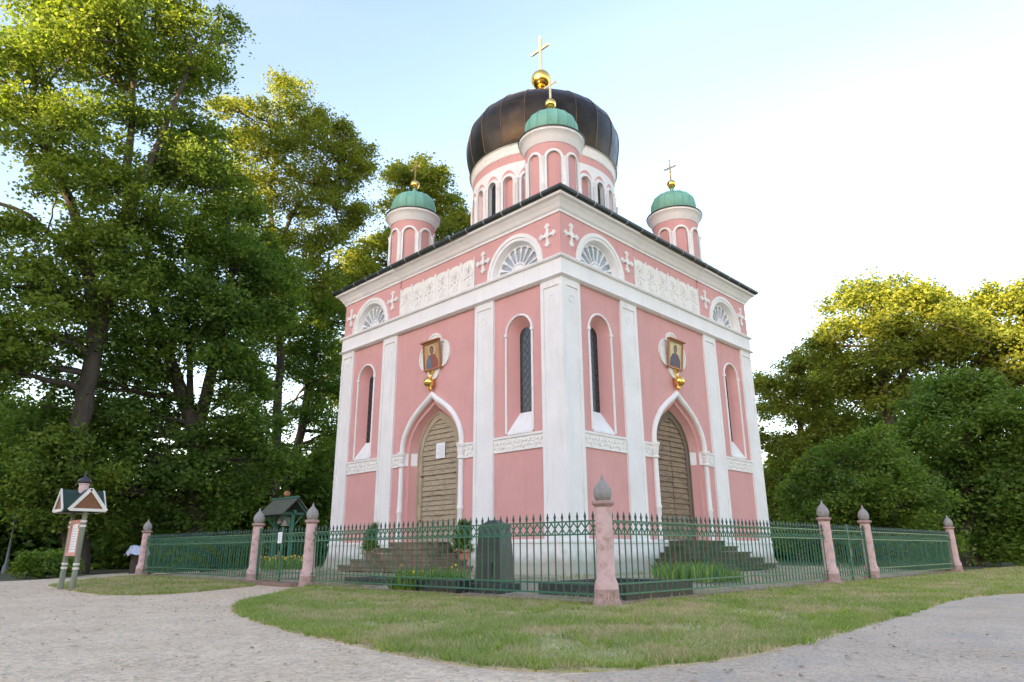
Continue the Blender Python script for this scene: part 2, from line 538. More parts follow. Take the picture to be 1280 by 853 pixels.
FX0, FX1, FY0, FY1 = -11.34, 8.986, -9.75, 10.4
G = gpix
gravel_poly = smooth_path([G(-260, 735), G(-60, 728), G(0, 727), G(60, 724), G(110, 719.5), G(150, 716.5), G(180, 714.5), (-13, -8.9), (-20, -6.0)], 4) + \
    [(-20, -4.4), (-11.5, -7.6), (-8, -8), (8, -8), (24, -9), (28, -30), (10, -34), (-10, -30), (-22, -22)]
sheet('gravel_path', gravel_poly, 0.0, M['gravel'], 'pale beige gravel forecourt and path in front of the fence')
grey_poly = [G(700, 846)] + smooth_path([G(800, 836), G(900, 826), G(970, 813), G(1030, 798), G(1090, 780), G(1150, 763), G(1190, 750), G(1240, 743), G(1300, 740), G(1380, 735), G(1500, 728)], 4) + [(40, -4), (40, -20), (24, -26), (16.2, -19.5), (14.5, -15.5)]
sheet('grey_path', grey_poly, 0.004, M['greypath'], 'grey compacted path curving past the lawn')

lawn_front = smooth_path([G(388, 733), G(340, 744), G(300, 754), G(291, 762), G(300, 771), G(360, 790), G(430, 805), G(520, 823), G(600, 835), G(700, 841), G(800, 837.5), G(900, 827.5), G(970, 814.5), G(1030, 799.5), G(1090, 781.5), G(1150, 764.5), G(1190, 752), G(1240, 745), G(1300, 741.5), G(1400, 737)], 5)
lawn_front += [(30, 10), (22, 24), (8.99, 24), (8.99, FY0), (0.3, FY0)]
sheet('lawn', lawn_front, 0.012, M['lawnsoil'], 'sunburnt lawn in front of the fence corner')
lawn_small = smooth_path([G(62, 733), G(100, 741), G(150, 745), G(220, 742.5), G(290, 736), G(318, 733)], 5) + [(-2.7, FY0), (FX0, FY0)] + smooth_path([G(172, 720.5), G(125, 724), G(85, 729), G(62, 733)], 4)[1:-1]
sheet('lawn', lawn_small, 0.012, M['lawnsoil'], 'small green lawn between gravel paths at the far fence section')


def court_h(x, y):
    d = min(x - FX0, FX1 - x, y - FY0, FY1 - y)
    t = max(0, min(1, d / 3.2))
    return 0.02 + 0.2 * (t * t * (3 - 2 * t))


cb = MB()
NX = 44
vs = []; fs = []
for i in range(NX + 1):
    for j in range(NX + 1):
        x = FX0 + (FX1 - FX0) * i / NX; y = FY0 + (FY1 - FY0) * j / NX
        vs.append((x, y, court_h(x, y)))
for i in range(NX):
    for j in range(NX):
        a = i * (NX + 1) + j
        fs.append((a, a + NX + 1, a + NX + 2, a + 1))
cb.add(vs, fs)
tag(cb.build('courtyard_ground', M['sand'], smooth=60), 'sandy ground with grass tufts inside the green fence', None, None, 'structure')


def in_poly(P, poly):
    x, y = P[:, 0], P[:, 1]
    ins = np.zeros(len(P), bool)
    n = len(poly)
    for i in range(n):
        x1, y1 = poly[i]; x2, y2 = poly[(i + 1) % n]
        c = ((y1 > y) != (y2 > y)) & (x < (x2 - x1) * (y - y1) / (y2 - y1 + 1e-12) + x1)
        ins ^= c
    return ins


def raw_mesh(name, V, nper, mat, parent=None, loc=(0, 0, 0)):
    """V: (n, nper, 3) separate faces of nper corners each"""
    n = V.shape[0]
    me = bpy.data.meshes.new(name)
    me.vertices.add(n * nper); me.loops.add(n * nper); me.polygons.add(n)
    me.vertices.foreach_set("co", (V - np.array(loc)).astype(np.float32).ravel())
    me.loops.foreach_set("vertex_index", np.arange(n * nper, dtype=np.int32))
    me.polygons.foreach_set("loop_start", np.arange(0, n * nper, nper, dtype=np.int32))
    me.polygons.foreach_set("loop_total", np.full(n, nper, dtype=np.int32))
    me.update(calc_edges=True)
    me.materials.append(mat)
    o = bpy.data.objects.new(name, me); COL.objects.link(o)
    if parent: o.parent = parent
    else: o.location = loc
    return o


def blades(poly, n, z, h0, h1, w, clumpy=True):
    P = np.array(poly); lo, hi = P.min(0), P.max(0)
    out = []
    need = n
    while need > 0:
        q = RNG.uniform(lo, hi, (max(need * 3, 1000), 2))
        q = q[in_poly(q, poly)]
        # density falls with distance from the viewpoint, as detail does
        d = np.hypot(q[:, 0] - CAM.x, q[:, 1] - CAM.y)
        q = q[RNG.random(len(q)) < np.clip((9.0 / np.maximum(d, 3)) ** 1.6, 0.02, 1)]
        out.append(q[:need]); need -= len(q[:need])
    q = np.concatenate(out)
    nz = np.sin(q[:, 0] * 2.3 + 1.3 * np.sin(q[:, 1] * 1.9)) + np.sin(q[:, 1] * 3.1 + 1.7 * np.sin(q[:, 0] * 1.1)) + 0.6 * np.sin(q[:, 0] * 7.1 + q[:, 1] * 5.3)
    pd = np.hypot(q[:, 0] - FX1, q[:, 1] - FY0)
    keep = np.where(nz > 1.2, 0.25, 1.0) * np.clip((pd - 0.25) / 0.5, 0.03, 1)
    q = q[RNG.random(len(q)) < keep]
    k = len(q)
    ang = RNG.uniform(0, 2 * PI, k)
    q = q + RNG.normal(0, 0.02, q.shape)
    cl = 0.65 + 0.7 * (np.sin(q[:, 0] * 3.1 + np.sin(q[:, 1] * 2.3) * 2) * np.cos(q[:, 1] * 2.7 + q[:, 0]) * 0.5 + 0.5)
    h = RNG.uniform(h0, h1, k) * cl
    lean = RNG.normal(0, 0.6, (k, 2)) * h[:, None]
    d = np.hypot(q[:, 0] - CAM.x, q[:, 1] - CAM.y)
    ww = w * np.clip(d / 8, 1, 3)
    V = np.zeros((k, 3, 3))
    V[:, 0, 0] = q[:, 0] - np.cos(ang) * ww; V[:, 0, 1] = q[:, 1] - np.sin(ang) * ww
    V[:, 1, 0] = q[:, 0] + np.cos(ang) * ww; V[:, 1, 1] = q[:, 1] + np.sin(ang) * ww
    V[:, 2, 0] = q[:, 0] + lean[:, 0]; V[:, 2, 1] = q[:, 1] + lean[:, 1]; V[:, 2, 2] = h
    V[:, :, 2] += z
    return V


def edge_blades(path, n, inward, h0, h1):
    """longer, greener blades along the mown edge"""
    P = np.array(path)
    seg = np.linalg.norm(np.diff(P, axis=0), axis=1)
    mid = (P[:-1] + P[1:]) / 2
    wgt = seg * np.clip((9.0 / np.maximum(np.hypot(mid[:, 0] - CAM.x, mid[:, 1] - CAM.y), 3)) ** 1.4, 0.03, 1)
    i = RNG.choice(len(seg), n, p=wgt / wgt.sum())
    t = RNG.random(n)[:, None]
    q = P[i] + (P[i + 1] - P[i]) * t
    d = (P[i + 1] - P[i]) / seg[i][:, None]
    nn = np.stack([-d[:, 1], d[:, 0]], 1) * inward
    wob = 0.07 * np.sin(q[:, 0] * 5.3 + q[:, 1] * 3.1) + 0.05 * np.sin(q[:, 0] * 13 - q[:, 1] * 9)
    q = q + nn * (RNG.exponential(0.22, n) - 0.015 + np.abs(wob) * 1.3)[:, None]
    ang = RNG.uniform(0, 2 * PI, n); h = RNG.uniform(h0, h1, n)
    w = 0.004 * np.clip(np.hypot(q[:, 0] - CAM.x, q[:, 1] - CAM.y) / 8, 1, 3)
    V = np.zeros((n, 3, 3))
    V[:, 0, 0] = q[:, 0] - np.cos(ang) * w; V[:, 0, 1] = q[:, 1] - np.sin(ang) * w
    V[:, 1, 0] = q[:, 0] + np.cos(ang) * w; V[:, 1, 1] = q[:, 1] + np.sin(ang) * w
    V[:, 2, 0] = q[:, 0] + RNG.normal(0, .55, n) * h; V[:, 2, 1] = q[:, 1] + RNG.normal(0, .55, n) * h; V[:, 2, 2] = h
    V[:, :2, 2] = 0.004
    return V


M['edge_grass'] = leaf_mat('edge_grass', (0.14, 0.24, 0.045), (0.30, 0.38, 0.10), 0.3)
tag(raw_mesh('grass', np.concatenate([edge_blades(lawn_front[:86], 42000, 1, 0.02, 0.065), edge_blades(lawn_small[:26], 9000, 1, 0.02, 0.06)]), 3, M['edge_grass']), 'longer green grass along the gravel edges of the lawns', 'grass', None, 'stuff')

def weeds(poly, n):
    P = np.array(poly[:90])
    lo, hi = np.array([-3.0, -16.5]), np.array([14.0, 6.0])
    q = RNG.uniform(lo, hi, (n * 4, 2)); q = q[in_poly(q, poly)][:n]
    out = []
    for x, y in q:
        k = int(RNG.integers(14, 44)); r = RNG.uniform(0.05, 0.2)
        a = RNG.uniform(0, 2 * PI, k); rr = r * np.sqrt(RNG.random(k)); h = RNG.uniform(0.03, 0.10) * RNG.uniform(0.6, 1.2, k)
        t = RNG.uniform(0, 2 * PI, k); w = RNG.uniform(0.005, 0.010, k)
        bx_, by_ = x + rr * np.cos(a), y + rr * np.sin(a)
        V = np.zeros((k, 3, 3))
        V[:, 0] = np.stack([bx_ - w * np.cos(t), by_ - w * np.sin(t), np.full(k, 0.012)], 1)
        V[:, 1] = np.stack([bx_ + w * np.cos(t), by_ + w * np.sin(t), np.full(k, 0.012)], 1)
        V[:, 2] = np.stack([bx_ + np.cos(a) * h * 0.8, by_ + np.sin(a) * h * 0.8, 0.012 + h], 1)
        out.append(V)
    return np.concatenate(out)


tag(raw_mesh('weeds', np.concatenate([weeds(lawn_front, 620), weeds(lawn_small, 90)]), 3, M['edge_grass']), 'darker green weed tufts scattered through the dry lawns', 'weeds', None, 'stuff')
gv = np.concatenate([blades(lawn_front, 260000, 0.012, 0.025, 0.065, 0.004), blades(lawn_small, 26000, 0.012, 0.03, 0.07, 0.005)])
tag(raw_mesh('grass', gv, 3, M['grass']), 'short dry grass blades on the lawns outside the fence', 'grass', None, 'stuff')


# loose stones and leaf bits on the gravel
def litter(n):
    q = np.stack([RNG.uniform(-6, 16, n * 3), RNG.uniform(-19, -9.8, n * 3)], 1)
    q = q[in_poly(q, gravel_poly) & ~in_poly(q, lawn_front) & ~in_poly(q, lawn_small)][:n]
    k = len(q)
    a = RNG.uniform(0, 2 * PI, k); s = RNG.uniform(0.008, 0.026, k)
    V = np.zeros((k, 4, 3))
    for c, (u, v) in enumerate(((-1, -0.6), (1, -0.5), (0.9, 0.6), (-0.8, 0.5))):
        V[:, c, 0] = q[:, 0] + (u * np.cos(a) - v * np.sin(a)) * s
        V[:, c, 1] = q[:, 1] + (u * np.sin(a) + v * np.cos(a)) * s
        V[:, c, 2] = 0.008 + RNG.uniform(0, 0.014, k)
    return V


M['litter'] = leaf_mat('leaf_litter', (0.22, 0.16, 0.11), (0.62, 0.54, 0.45), 0.1)
tag(raw_mesh('leaf_litter', litter(2600), 4, M['litter']), 'small stones and dry leaf bits on the beige gravel', 'litter', None, 'stuff')

def pebbles(n):
    q = np.stack([RNG.uniform(2, 17, n * 6), RNG.uniform(-18, -9.8, n * 6)], 1)
    d = np.hypot(q[:, 0] - CAM.x, q[:, 1] - CAM.y)
    q = q[RNG.random(len(q)) < np.clip((5.0 / np.maximum(d, 2)) ** 2, 0.03, 1)]
    q = q[~in_poly(q, lawn_front) & ~in_poly(q, lawn_small)][:n]
    k = len(q)
    a = RNG.uniform(0, 2 * PI, k); s_ = RNG.uniform(0.004, 0.012, k) * (1 + 0.8 * (RNG.random(k) < 0.05))
    tops = []
    cyc = [(1, 0), (0.2, 0.8), (-1, 0.1), (-0.1, -0.75)]
    base = [np.stack([q[:, 0] + (u * np.cos(a) - v * np.sin(a)) * s_, q[:, 1] + (u * np.sin(a) + v * np.cos(a)) * s_, np.full(k, 0.002)], 1) for u, v in cyc]
    top = np.stack([q[:, 0] + 0.1 * s_, q[:, 1], 0.003 + s_ * 0.38], 1)
    return np.concatenate([np.stack([base[i], base[(i + 1) % 4], top], 1) for i in range(4)])


M['pebble'] = plain('pale_pebbles', (0.60, 0.50, 0.40), 0.9, 0.45, 60)
tag(raw_mesh('gravel', pebbles(15000), 3, M['pebble']), 'loose pale pebbles lying on the forecourt gravel', 'gravel', None, 'stuff')

# ------------------------------------------------------------------ church
K = 0.723
KW = 15.152          # side of the square in wall units (1 wall unit = K metres)


def FP(x, y, z):
    return (CAM.x + K * (x - CAM.x), CAM.y + K * (y - CAM.y), CAM.z + K * (z - CAM.z))


def fA(s, z, e): return FP(-s, -e, z)
def fB(s, z, e): return FP(e, s, z)


CH_O = FP(-KW / 2, KW / 2, 0)
church = empty('church', CH_O, 'pink and white chapel with a dark ribbed main dome and green corner cupolas', 'church')


def CB(mb, name, mat, parent=church, smooth=None, bevel=0):
    o = mb.build(name, mat, parent, smooth, CH_O, bevel)
    return o


def sq(e):
    return [(e, -e), (e, KW + e), (-KW - e, KW + e), (-KW - e, -e)]


def square_sweep(mb, prof, closed=True, mi=0):
    vs = []; fs = []
    k = len(prof)
    for e, z in prof:
        for x, y in sq(e):
            vs.append(FP(x, y, z))
    for i in range(k if closed else k - 1):
        i2 = (i + 1) % k
        for j in range(4):
            fs.append((i * 4 + j, i * 4 + (j + 1) % 4, i2 * 4 + (j + 1) % 4, i2 * 4 + j))
    mb.add(vs, fs, mi)
    return mb


def arch(c, r, zs, zb, n=20):
    """closed loop: bottom left, up, over the arch, down right"""
    pts = [(c - r, zb)]
    for i in range(n + 1):
        a = PI - PI * i / n
        pts.append((c + r * math.cos(a), zs + r * math.sin(a)))
    pts.append((c + r, zb))
    return pts


OG_OUT = [(1, 0), (0.985, 0.17), (0.90, 0.36), (0.68, 0.60), (0.38, 0.79), (0.16, 0.90), (0, 1.0)]
OG_IN = [(1, 0), (0.98, 0.2), (0.88, 0.45), (0.66, 0.70), (0.36, 0.885), (0.14, 0.965), (0, 1.0)]


def ogee(c, w, zs, zt, zb=None, shape=OG_OUT, n=5):
    half = smooth_path(shape, n)
    left = [(c - w * x, zs + (zt - zs) * h) for x, h in half]
    right = [(c + w * x, zs + (zt - zs) * h) for x, h in reversed(half[:-1])]
    pts = left + right
    if zb is not None:
        pts = [(c - w, zb)] + pts + [(c + w, zb)]
    return pts


def halfdisc(c, r, zb, n=24):
    return [(c + r * math.cos(PI - PI * i / n), zb + r * math.sin(PI - PI * i / n)) for i in range(n + 1)]


ZP, ZS0, ZS1, ZPT, ZB0, ZB1, ZT = 1.17, 4.42, 4.97, 10.75, 10.86, 11.60, 13.54
WIN_C = [2.24, KW - 2.24]
DC = KW / 2
LUN_C = [2.40, KW - 2.40]
PIL = [(3.64, 4.78), (KW - 4.78, KW - 3.64)]

# walls
wb = MB()
for fm in (fA, fB):
    wh = [arch(c, 0.66, 9.05, 5.08) for c in WIN_C]
    lh = [halfdisc(c, 1.30, 11.70) for c in LUN_C]
    dh = ogee(DC, 1.90, 4.98, 7.22, ZP)
    outer = [(0, ZP), (DC - 1.90, ZP)] + dh[1:-1] + [(DC + 1.90, ZP), (KW, ZP), (KW, 14.2), (0, 14.2)]
    wb.plate(fm, outer, wh + lh, -0.02, 0.0)
wb.add([FP(-KW, 0, ZP), FP(-KW, KW, ZP), FP(-KW, KW, 14.2), FP(-KW, 0, 14.2)], [(0, 1, 2, 3)])
wb.add([FP(-KW, KW, ZP), FP(0, KW, ZP), FP(0, KW, 14.2), FP(-KW, KW, 14.2)], [(0, 1, 2, 3)])
CB(wb, 'wall', M['pink'])

# plinth with a batter
pb = MB()
square_sweep(pb, [(-0.3, -0.3), (0.34, -0.3), (0.30, 0.0), (0.19, 0.3), (0.13, 0.65), (0.105, 1.02), (0.15, 1.04), (0.15, 1.12), (0.12, 1.17), (-0.3, 1.17)])
CB(pb, 'plinth', M['plinth'])

# white entablature band, cornice, gutter, roof
bb = MB()
square_sweep(bb, [(-0.1, ZB0 - 0.11), (0.12, ZB0 - 0.11), (0.24, ZB0 - 0.04), (0.24, ZB0), (0.13, ZB0 + 0.02), (0.13, ZB1 - 0.08), (0.22, ZB1 - 0.06), (0.25, ZB1), (0.25, ZB1 + 0.04), (0.10, ZB1 + 0.09), (-0.1, ZB1 + 0.09)])
CB(bb, 'entablature_band', M['white'])
cb2 = MB()
square_sweep(cb2, [(-0.1, ZT), (0.05, ZT), (0.06, ZT + 0.08), (0.12, ZT + 0.13), (0.20, ZT + 0.26), (0.34, ZT + 0.42), (0.46, ZT + 0.49), (0.48, ZT + 0.58), (-0.1, ZT + 0.58)])
prof = [(0.0, ZT - 0.06), (0.12, ZT - 0.05), (0.13, ZT + 0.04), (0.19, ZT + 0.10), (0.27, ZT + 0.24), (0.40, ZT + 0.40), (0.515, ZT + 0.46), (0.525, ZT + 0.555), (0.0, ZT + 0.555)]
for fm, oth in ((fA, 1), (fB, 1)):
    for a, b in ((0, 4.82), (KW, KW - 4.82)):
        sg = 1 if b > a else -1
        vs = [fm(a - sg * e, z, e) for e, z in prof] + [fm(b, z, e) for e, z in prof]
        n = len(prof)
        cb2.add(vs, [(i, (i + 1) % n, n + (i + 1) % n, n + i) for i in range(n)] + [tuple(range(n, 2 * n))])
CB(cb2, 'cornice', M['white'])
gb = MB()
gz, ge = 14.22, 0.57
square_sweep(gb, [(ge + 0.11 * math.cos(a), gz + 0.115 * math.sin(a)) for a in [2 * PI * i / 10 for i in range(10)]])
square_sweep(gb, [(0.36, 14.13), (0.50, 14.13), (0.54, 14.33), (0.36, 14.37)])
gut = CB(gb, 'gutter', M['gutter'], smooth=50)
jb0 = None
for fm in (fA, fB):
    for i in range(14):
        s_ = -0.2 + (KW + 0.4) * (i + 0.5) / 14
        if jb0 is None or fm is fB and i == 0:
            p0 = fm(s_, gz, ge)
            j = MB()
            for a0, a1 in ((-0.02, 0.02),):
                ring = [2 * PI * q / 10 for q in range(10)]
                vs = [fm(s_ + d, gz + 0.127 * math.sin(a), ge + 0.122 * math.cos(a)) for d in (a0, a1) for a in ring]
                j.add(vs, [(q, (q + 1) % 10, 10 + (q + 1) % 10, 10 + q) for q in range(10)])
            jb0 = j.build('gutter_joint', M['joint'], gut, None, p0)
            jb0.location = Vector(p0) - Vector(CH_O)
        else:
            c = jb0.copy(); COL.objects.link(c); c.parent = gut
            c.location = Vector(fm(s_, gz, ge)) - Vector(CH_O)
DR = 4.03
rb = MB()
rv = [FP(x, y, 14.38) for x, y in sq(0.52)] + [FP(x, y, 15.6) for x, y in sq(-(KW / 2 - 3.0))]
rb.add(rv, [(0, 1, 5, 4), (1, 2, 6, 5), (2, 3, 7, 6), (3, 0, 4, 7), (4, 5, 6, 7)])
CB(rb, 'roof', M['roof'])


def ring_plate(mb, fm, lo, li, e0, e1, mi=0):
    """strip between an outer and inner open path with thickness"""
    mb.loft(fm, [(lo, e0), (lo, e1), (li, e1), (li, e0)], mi=mi)


def pilaster(fm, s0, s1, e=0.10, corner=0):
    mb = MB()
    w = s1 - s0
    d = 0.16 if w > 0.9 else 0.14
    hole = [(s0 + d, 1.9), (s1 - d, 1.9), (s1 - d, ZPT - 0.28), (s0 + d, ZPT - 0.28)]
    c = (s0 + s1) / 2
    mb.plate(fm, [(s0, ZP), (s1, ZP), (s1, ZPT), (s0, ZPT)], [hole], 0.0, e)
    mb.plate(fm, hole, [], 0.0, e - 0.045)
    lo = [(c + 0.165 * math.cos(a), ZPT - 0.75 + 0.165 * math.sin(a)) for a in [2 * PI * i / 20 for i in range(21)]]
    li = [(c + 0.125 * math.cos(a), ZPT - 0.75 + 0.125 * math.sin(a)) for a in [2 * PI * i / 20 for i in range(21)]]
    ring_plate(mb, fm, lo, li, e - 0.05, e - 0.028)
    return mb


for fm, sfx in ((fA, 0), (fB, 1)):
    for s0, s1 in PIL:
        CB(pilaster(fm, s0, s1), 'pilaster', M['white'])
cp = pilaster(fA, -0.10, 1.0)
c2 = pilaster(fB, 0.0, 1.0)
cp.v, off = cp.v + c2.v, len(cp.v)
cp.f += [tuple(i + off for i in f) for f in c2.f]; cp.mi += c2.mi
CB(cp, 'corner_pilaster', M['white'])
CB(pilaster(fA, KW - 1.0, KW + 0.1), 'corner_pilaster', M['white'])
CB(pilaster(fB, KW - 1.0, KW + 0.1), 'corner_pilaster', M['white'])


def cross_outline(c, z, h=0.50, w=0.42):
    pts = []
    arm = [(0.05, 0.12), (0.06, 0.62), (0.125, 0.70), (0.135, 0.80), (0.08, 0.90), (0.05, 1.0)]
    for q in range(4):
        a = q * PI / 2
        L = h if q % 2 else w
        left = [(L * t, x) for x, t in arm]
        right = [(L * t, -x) for x, t in reversed(arm)]
        for px, py in right[::-1] + left[::-1] if False else [(L * t, -x) for x, t in arm] + [(L * t, x) for x, t in reversed(arm)]:
            pts.append((c + px * math.cos(a) - py * math.sin(a), z + px * math.sin(a) + py * math.cos(a)))
    return pts


for fi, fm in enumerate((fA, fB)):
    # frieze corner blocks with the lunette openings
    for c, (a, b) in zip(LUN_C, ((0 if fi else -0.07, 4.82), (KW - 4.82, KW + 0.07))):
        fb = MB()
        fb.plate(fm, [(a, ZB1 + 0.09), (b, ZB1 + 0.09), (b, ZT), (a, ZT)], [halfdisc(c, 1.30, 11.70)], 0.0, 0.07)
        CB(fb, 'frieze_wall', M['pink'])
    # relief panel
    rp = MB()
    a, b = 4.86, KW - 4.86
    top = []
    nseg = 6
    for i in range(nseg):
        for t in range(8):
            u = t / 8
            top.append((b - (b - a) * (i + u) / nseg, 12.98 + 0.10 * math.sin(PI * u)))
    top.append((a, 12.98))
    rp.plate(fm, [(a, ZB1 + 0.09), (b, ZB1 + 0.09)] + top, [], 0.0, 0.05)
    for i in range(nseg + 1):
        s = a + (b - a) * i / nseg
        s0, s1 = max(a, s - 0.06), min(b, s + 0.06)
        rp.plate(fm, [(s0, ZB1 + 0.10), (s1, ZB1 + 0.10), (s1, 13.06), ((s0 + s1) / 2, 13.13), (s0, 13.06)], [], 0.05, 0.085)
    for i in range(nseg):
        s = a + (b - a) * (i + 0.5) / nseg
        for zz, rr in ((11.98, 0.16), (12.32, 0.24), (12.7, 0.17)):
            for q in range(6):
                an = q * PI / 3 + zz
                cx, cz = s + rr * math.cos(an), zz + rr * 0.8 * math.sin(an)
                rp.plate(fm, [(cx + 0.085 * math.cos(g_), cz + 0.065 * math.sin(g_)) for g_ in [an + 2 * PI * i2 / 8 for i2 in range(8)]], [], 0.04, 0.083 - 0.01 * (q % 2))
            rp.plate(fm, [(s + 0.07 * math.cos(g_), zz + 0.07 * math.sin(g_)) for g_ in [2 * PI * i2 / 8 for i2 in range(8)]], [], 0.04, 0.10)
    CB(rp, 'frieze_panel', M['relief'])
    # crosses
    for c in (0.56, 4.28, KW - 4.28, KW - 0.56):
        mb = MB()
        mb.plate(fm, cross_outline(c, 12.66), [], 0.07, 0.13)
        mb.plate(fm, [(c + 0.13 * math.cos(a), 12.66 + 0.13 * math.sin(a)) for a in [2 * PI * i / 12 for i in range(12)]], [], 0.12, 0.16)
        for dx, dz in ((0, 0.40), (0, -0.40), (0.34, 0), (-0.34, 0)):
            mb.plate(fm, [(c + dx + 0.075 * math.cos(a), 12.66 + dz + 0.075 * math.sin(a)) for a in [2 * PI * i / 10 for i in range(10)]], [], 0.12, 0.15)
        CB(mb, 'cross_relief', M['white'])
    # lunettes
    for c in LUN_C:
        mb = MB()
        zb = 11.70
        ring_plate(mb, fm, halfdisc(c, 1.58, zb), halfdisc(c, 1.42, zb), 0.07, 0.15)
        ring_plate(mb, fm, halfdisc(c, 1.42, zb), halfdisc(c, 1.29, zb), 0.07, 0.115)
        mb.loft(fm, [(halfdisc(c, 1.29, zb), 0.115), (halfdisc(c, 1.20, zb), -0.06), (halfdisc(c, 1.17, zb), -0.2)])
        mb.add([fm(c - 1.3, zb, 0.07), fm(c + 1.3, zb, 0.07), fm(c + 1.17, zb + 0.02, -0.21), fm(c - 1.17, zb + 0.02, -0.21)], [(0, 1, 2, 3)])
        lu = CB(mb, 'fan_window', M['white'], smooth=35)
        CB(MB().plate(fm, halfdisc(c, 1.2, zb), [], -0.26, -0.2), 'glass', M['fanglass'], lu)
        tr = MB()
        tr.plate(fm, halfdisc(c, 0.34, zb + 0.01), [], -0.2, -0.14)
        ring_plate(tr, fm, halfdisc(c, 0.44, zb + 0.01), halfdisc(c, 0.37, zb + 0.01), -0.2, -0.13)
        npt = 9
        for i in range(npt + 1):
            a = PI * i / npt
            if 0 < i < npt:
                p0 = (c + 0.40 * math.cos(a), zb + 0.40 * math.sin(a)); p1 = (c + 1.06 * math.cos(a), zb + 1.06 * math.sin(a))
                nx, nz = -math.sin(a) * 0.019, math.cos(a) * 0.019
                tr.plate(fm, [(p0[0] + nx, p0[1] + nz), (p0[0] - nx, p0[1] - nz), (p1[0] - nx * 1.3, p1[1] - nz * 1.3), (p1[0] + nx * 1.3, p1[1] + nz * 1.3)], [], -0.2, -0.14)
                for rr, rd in ((0.86, 0.042), (0.97, 0.066)):
                    tr.plate(fm, [(c + rr * math.cos(a) + rd * math.cos(g_), zb + rr * math.sin(a) + rd * math.sin(g_)) for g_ in [2 * PI * q / 8 for q in range(8)]], [], -0.2, -0.131 + rd * 0.05)
        # scalloped rim: fill between rim and petal heads
        for i in range(npt):
            a0, a1 = PI * i / npt, PI * (i + 1) / npt
            lo, li = [], []
            for q in range(9):
                t = q / 8; a = a0 + (a1 - a0) * t
                ri = 1.0 + 0.13 * math.sqrt(max(0, 1 - (2 * t - 1) ** 2))
                lo.append((c + 1.18 * math.cos(a), zb + 1.18 * math.sin(a))); li.append((c + ri * math.cos(a), zb + ri * math.sin(a)))
            ring_plate(tr, fm, lo, li, -0.2, -0.142)
        CB(tr, 'tracery', M['white'], lu)
    # string course
    xs = [(1.0, 3.64), (4.78, DC - 2.2), (DC + 2.2, KW - 4.78), (KW - 3.64, KW - 1.0), (DC - 1.88, DC - 1.5), (DC + 1.5, DC + 1.88)]
    for a, b in xs[:4]:
        mb = MB()
        mb.plate(fm, [(a, ZS0), (b, ZS0), (b, ZS1 - 0.06), (a, ZS1 - 0.06)], [], 0.0, 0.04)
        sc = CB(mb, 'string_course', M['relief'])
        mb = MB()
        mb.plate(fm, [(a, ZS1 - 0.06), (b, ZS1 - 0.06), (b, ZS1 + 0.02), (a, ZS1 + 0.02)], [], 0.0, 0.085)
        mb.plate(fm, [(a, ZS0 - 0.03), (b, ZS0 - 0.03), (b, ZS0 + 0.03), (a, ZS0 + 0.03)], [], 0.0, 0.06)
        CB(mb, 'moulding', M['white'], sc)
        n = max(1, int((b - a) / 0.28))
        mb = MB()
        for i in range(n):
            s = a + (b - a) * (i + 0.5) / n
            for dx, dz, rr in ((0, 0.1 * (-1) ** i, 0.09), (0.09, -0.07 * (-1) ** i, 0.055), (-0.09, -0.09 * (-1) ** i, 0.05)):
                mb.plate(fm, [(s + dx + rr * math.cos(g_), ZS0 + 0.25 + dz + rr * math.sin(g_)) for g_ in [2 * PI * q / 8 for q in range(8)]], [], 0.04, 0.06 + rr * 0.2)
        CB(mb, 'vine_relief', M['relief'], sc)
    # arched windows
    for c in WIN_C:
        zs, zb = 9.05, 5.08
        mb = MB()
        o = arch(c, 0.66, zs, zb); mid = arch(c, 0.60, zs, zb); inn = arch(c, 0.36, 9.0, 5.86)
        mb.loft(fm, [(o, 0.0), (mid, -0.07), (inn, -0.40)])
        wn = CB(mb, 'arched_window', M['reveal'], smooth=35)
        CB(MB().plate(fm, arch(c, 0.37, 9.0, 5.84), [], -0.44, -0.40), 'glass', M['glass'], wn)
        ld = MB()
        st = 0.30
        for i in range(-16, 20):
            for sg in (-1, 1):
                z0 = 5.86 + i * 0.34
                a_, b_ = (c - 0.35, z0), (c + 0.35, z0 + sg * 0.8)
                n_ = 12
                seg = []
                for q in range(n_ + 1):
                    t = q / n_; s_, z_ = a_[0] + (b_[0] - a_[0]) * t, a_[1] + (b_[1] - a_[1]) * t
                    ok = z_ > 5.87 and (z_ < 9.0 or math.hypot(s_ - c, z_ - 9.0) < 0.34)
                    if ok: seg.append((s_, z_))
                if len(seg) > 1:
                    ld.tube([fm(*seg[0], -0.395), fm(*seg[-1], -0.395)], 0.007, 4, False)
        CB(ld, 'lead_lattice', M['lead'], wn)
        sb = MB()
        sb.add([fm(c - 0.655, zb + 0.01, 0.045), fm(c + 0.655, zb + 0.01, 0.045), fm(c + 0.36, 5.90, -0.38), fm(c - 0.36, 5.90, -0.38), fm(c - 0.655, zb - 0.06, 0.045), fm(c + 0.655, zb - 0.06, 0.045), fm(c - 0.655, zb - 0.06, -0.05), fm(c + 0.655, zb - 0.06, -0.05)], [(0, 1, 2, 3), (0, 4, 5, 1), (4, 6, 7, 5), (0, 3, 6, 4), (1, 5, 7, 2)])
        CB(sb, 'sill', M['white'], wn)
        tb = MB()
        path = arch(c, 0.71, zs, zb)
        tb.tube([fm(a, b, 0.03) for a, b in path], 0.036, 8)
        for sg in (-1, 1):
            tb.lathe([(0.03, -0.06), (0.062, -0.045), (0.062, 0.045), (0.03, 0.06)], fm(c + sg * 0.71, zs, 0.03), 10)
        CB(tb, 'roll_moulding', M['white'], wn, smooth=50)
    # portal
    mb = MB()
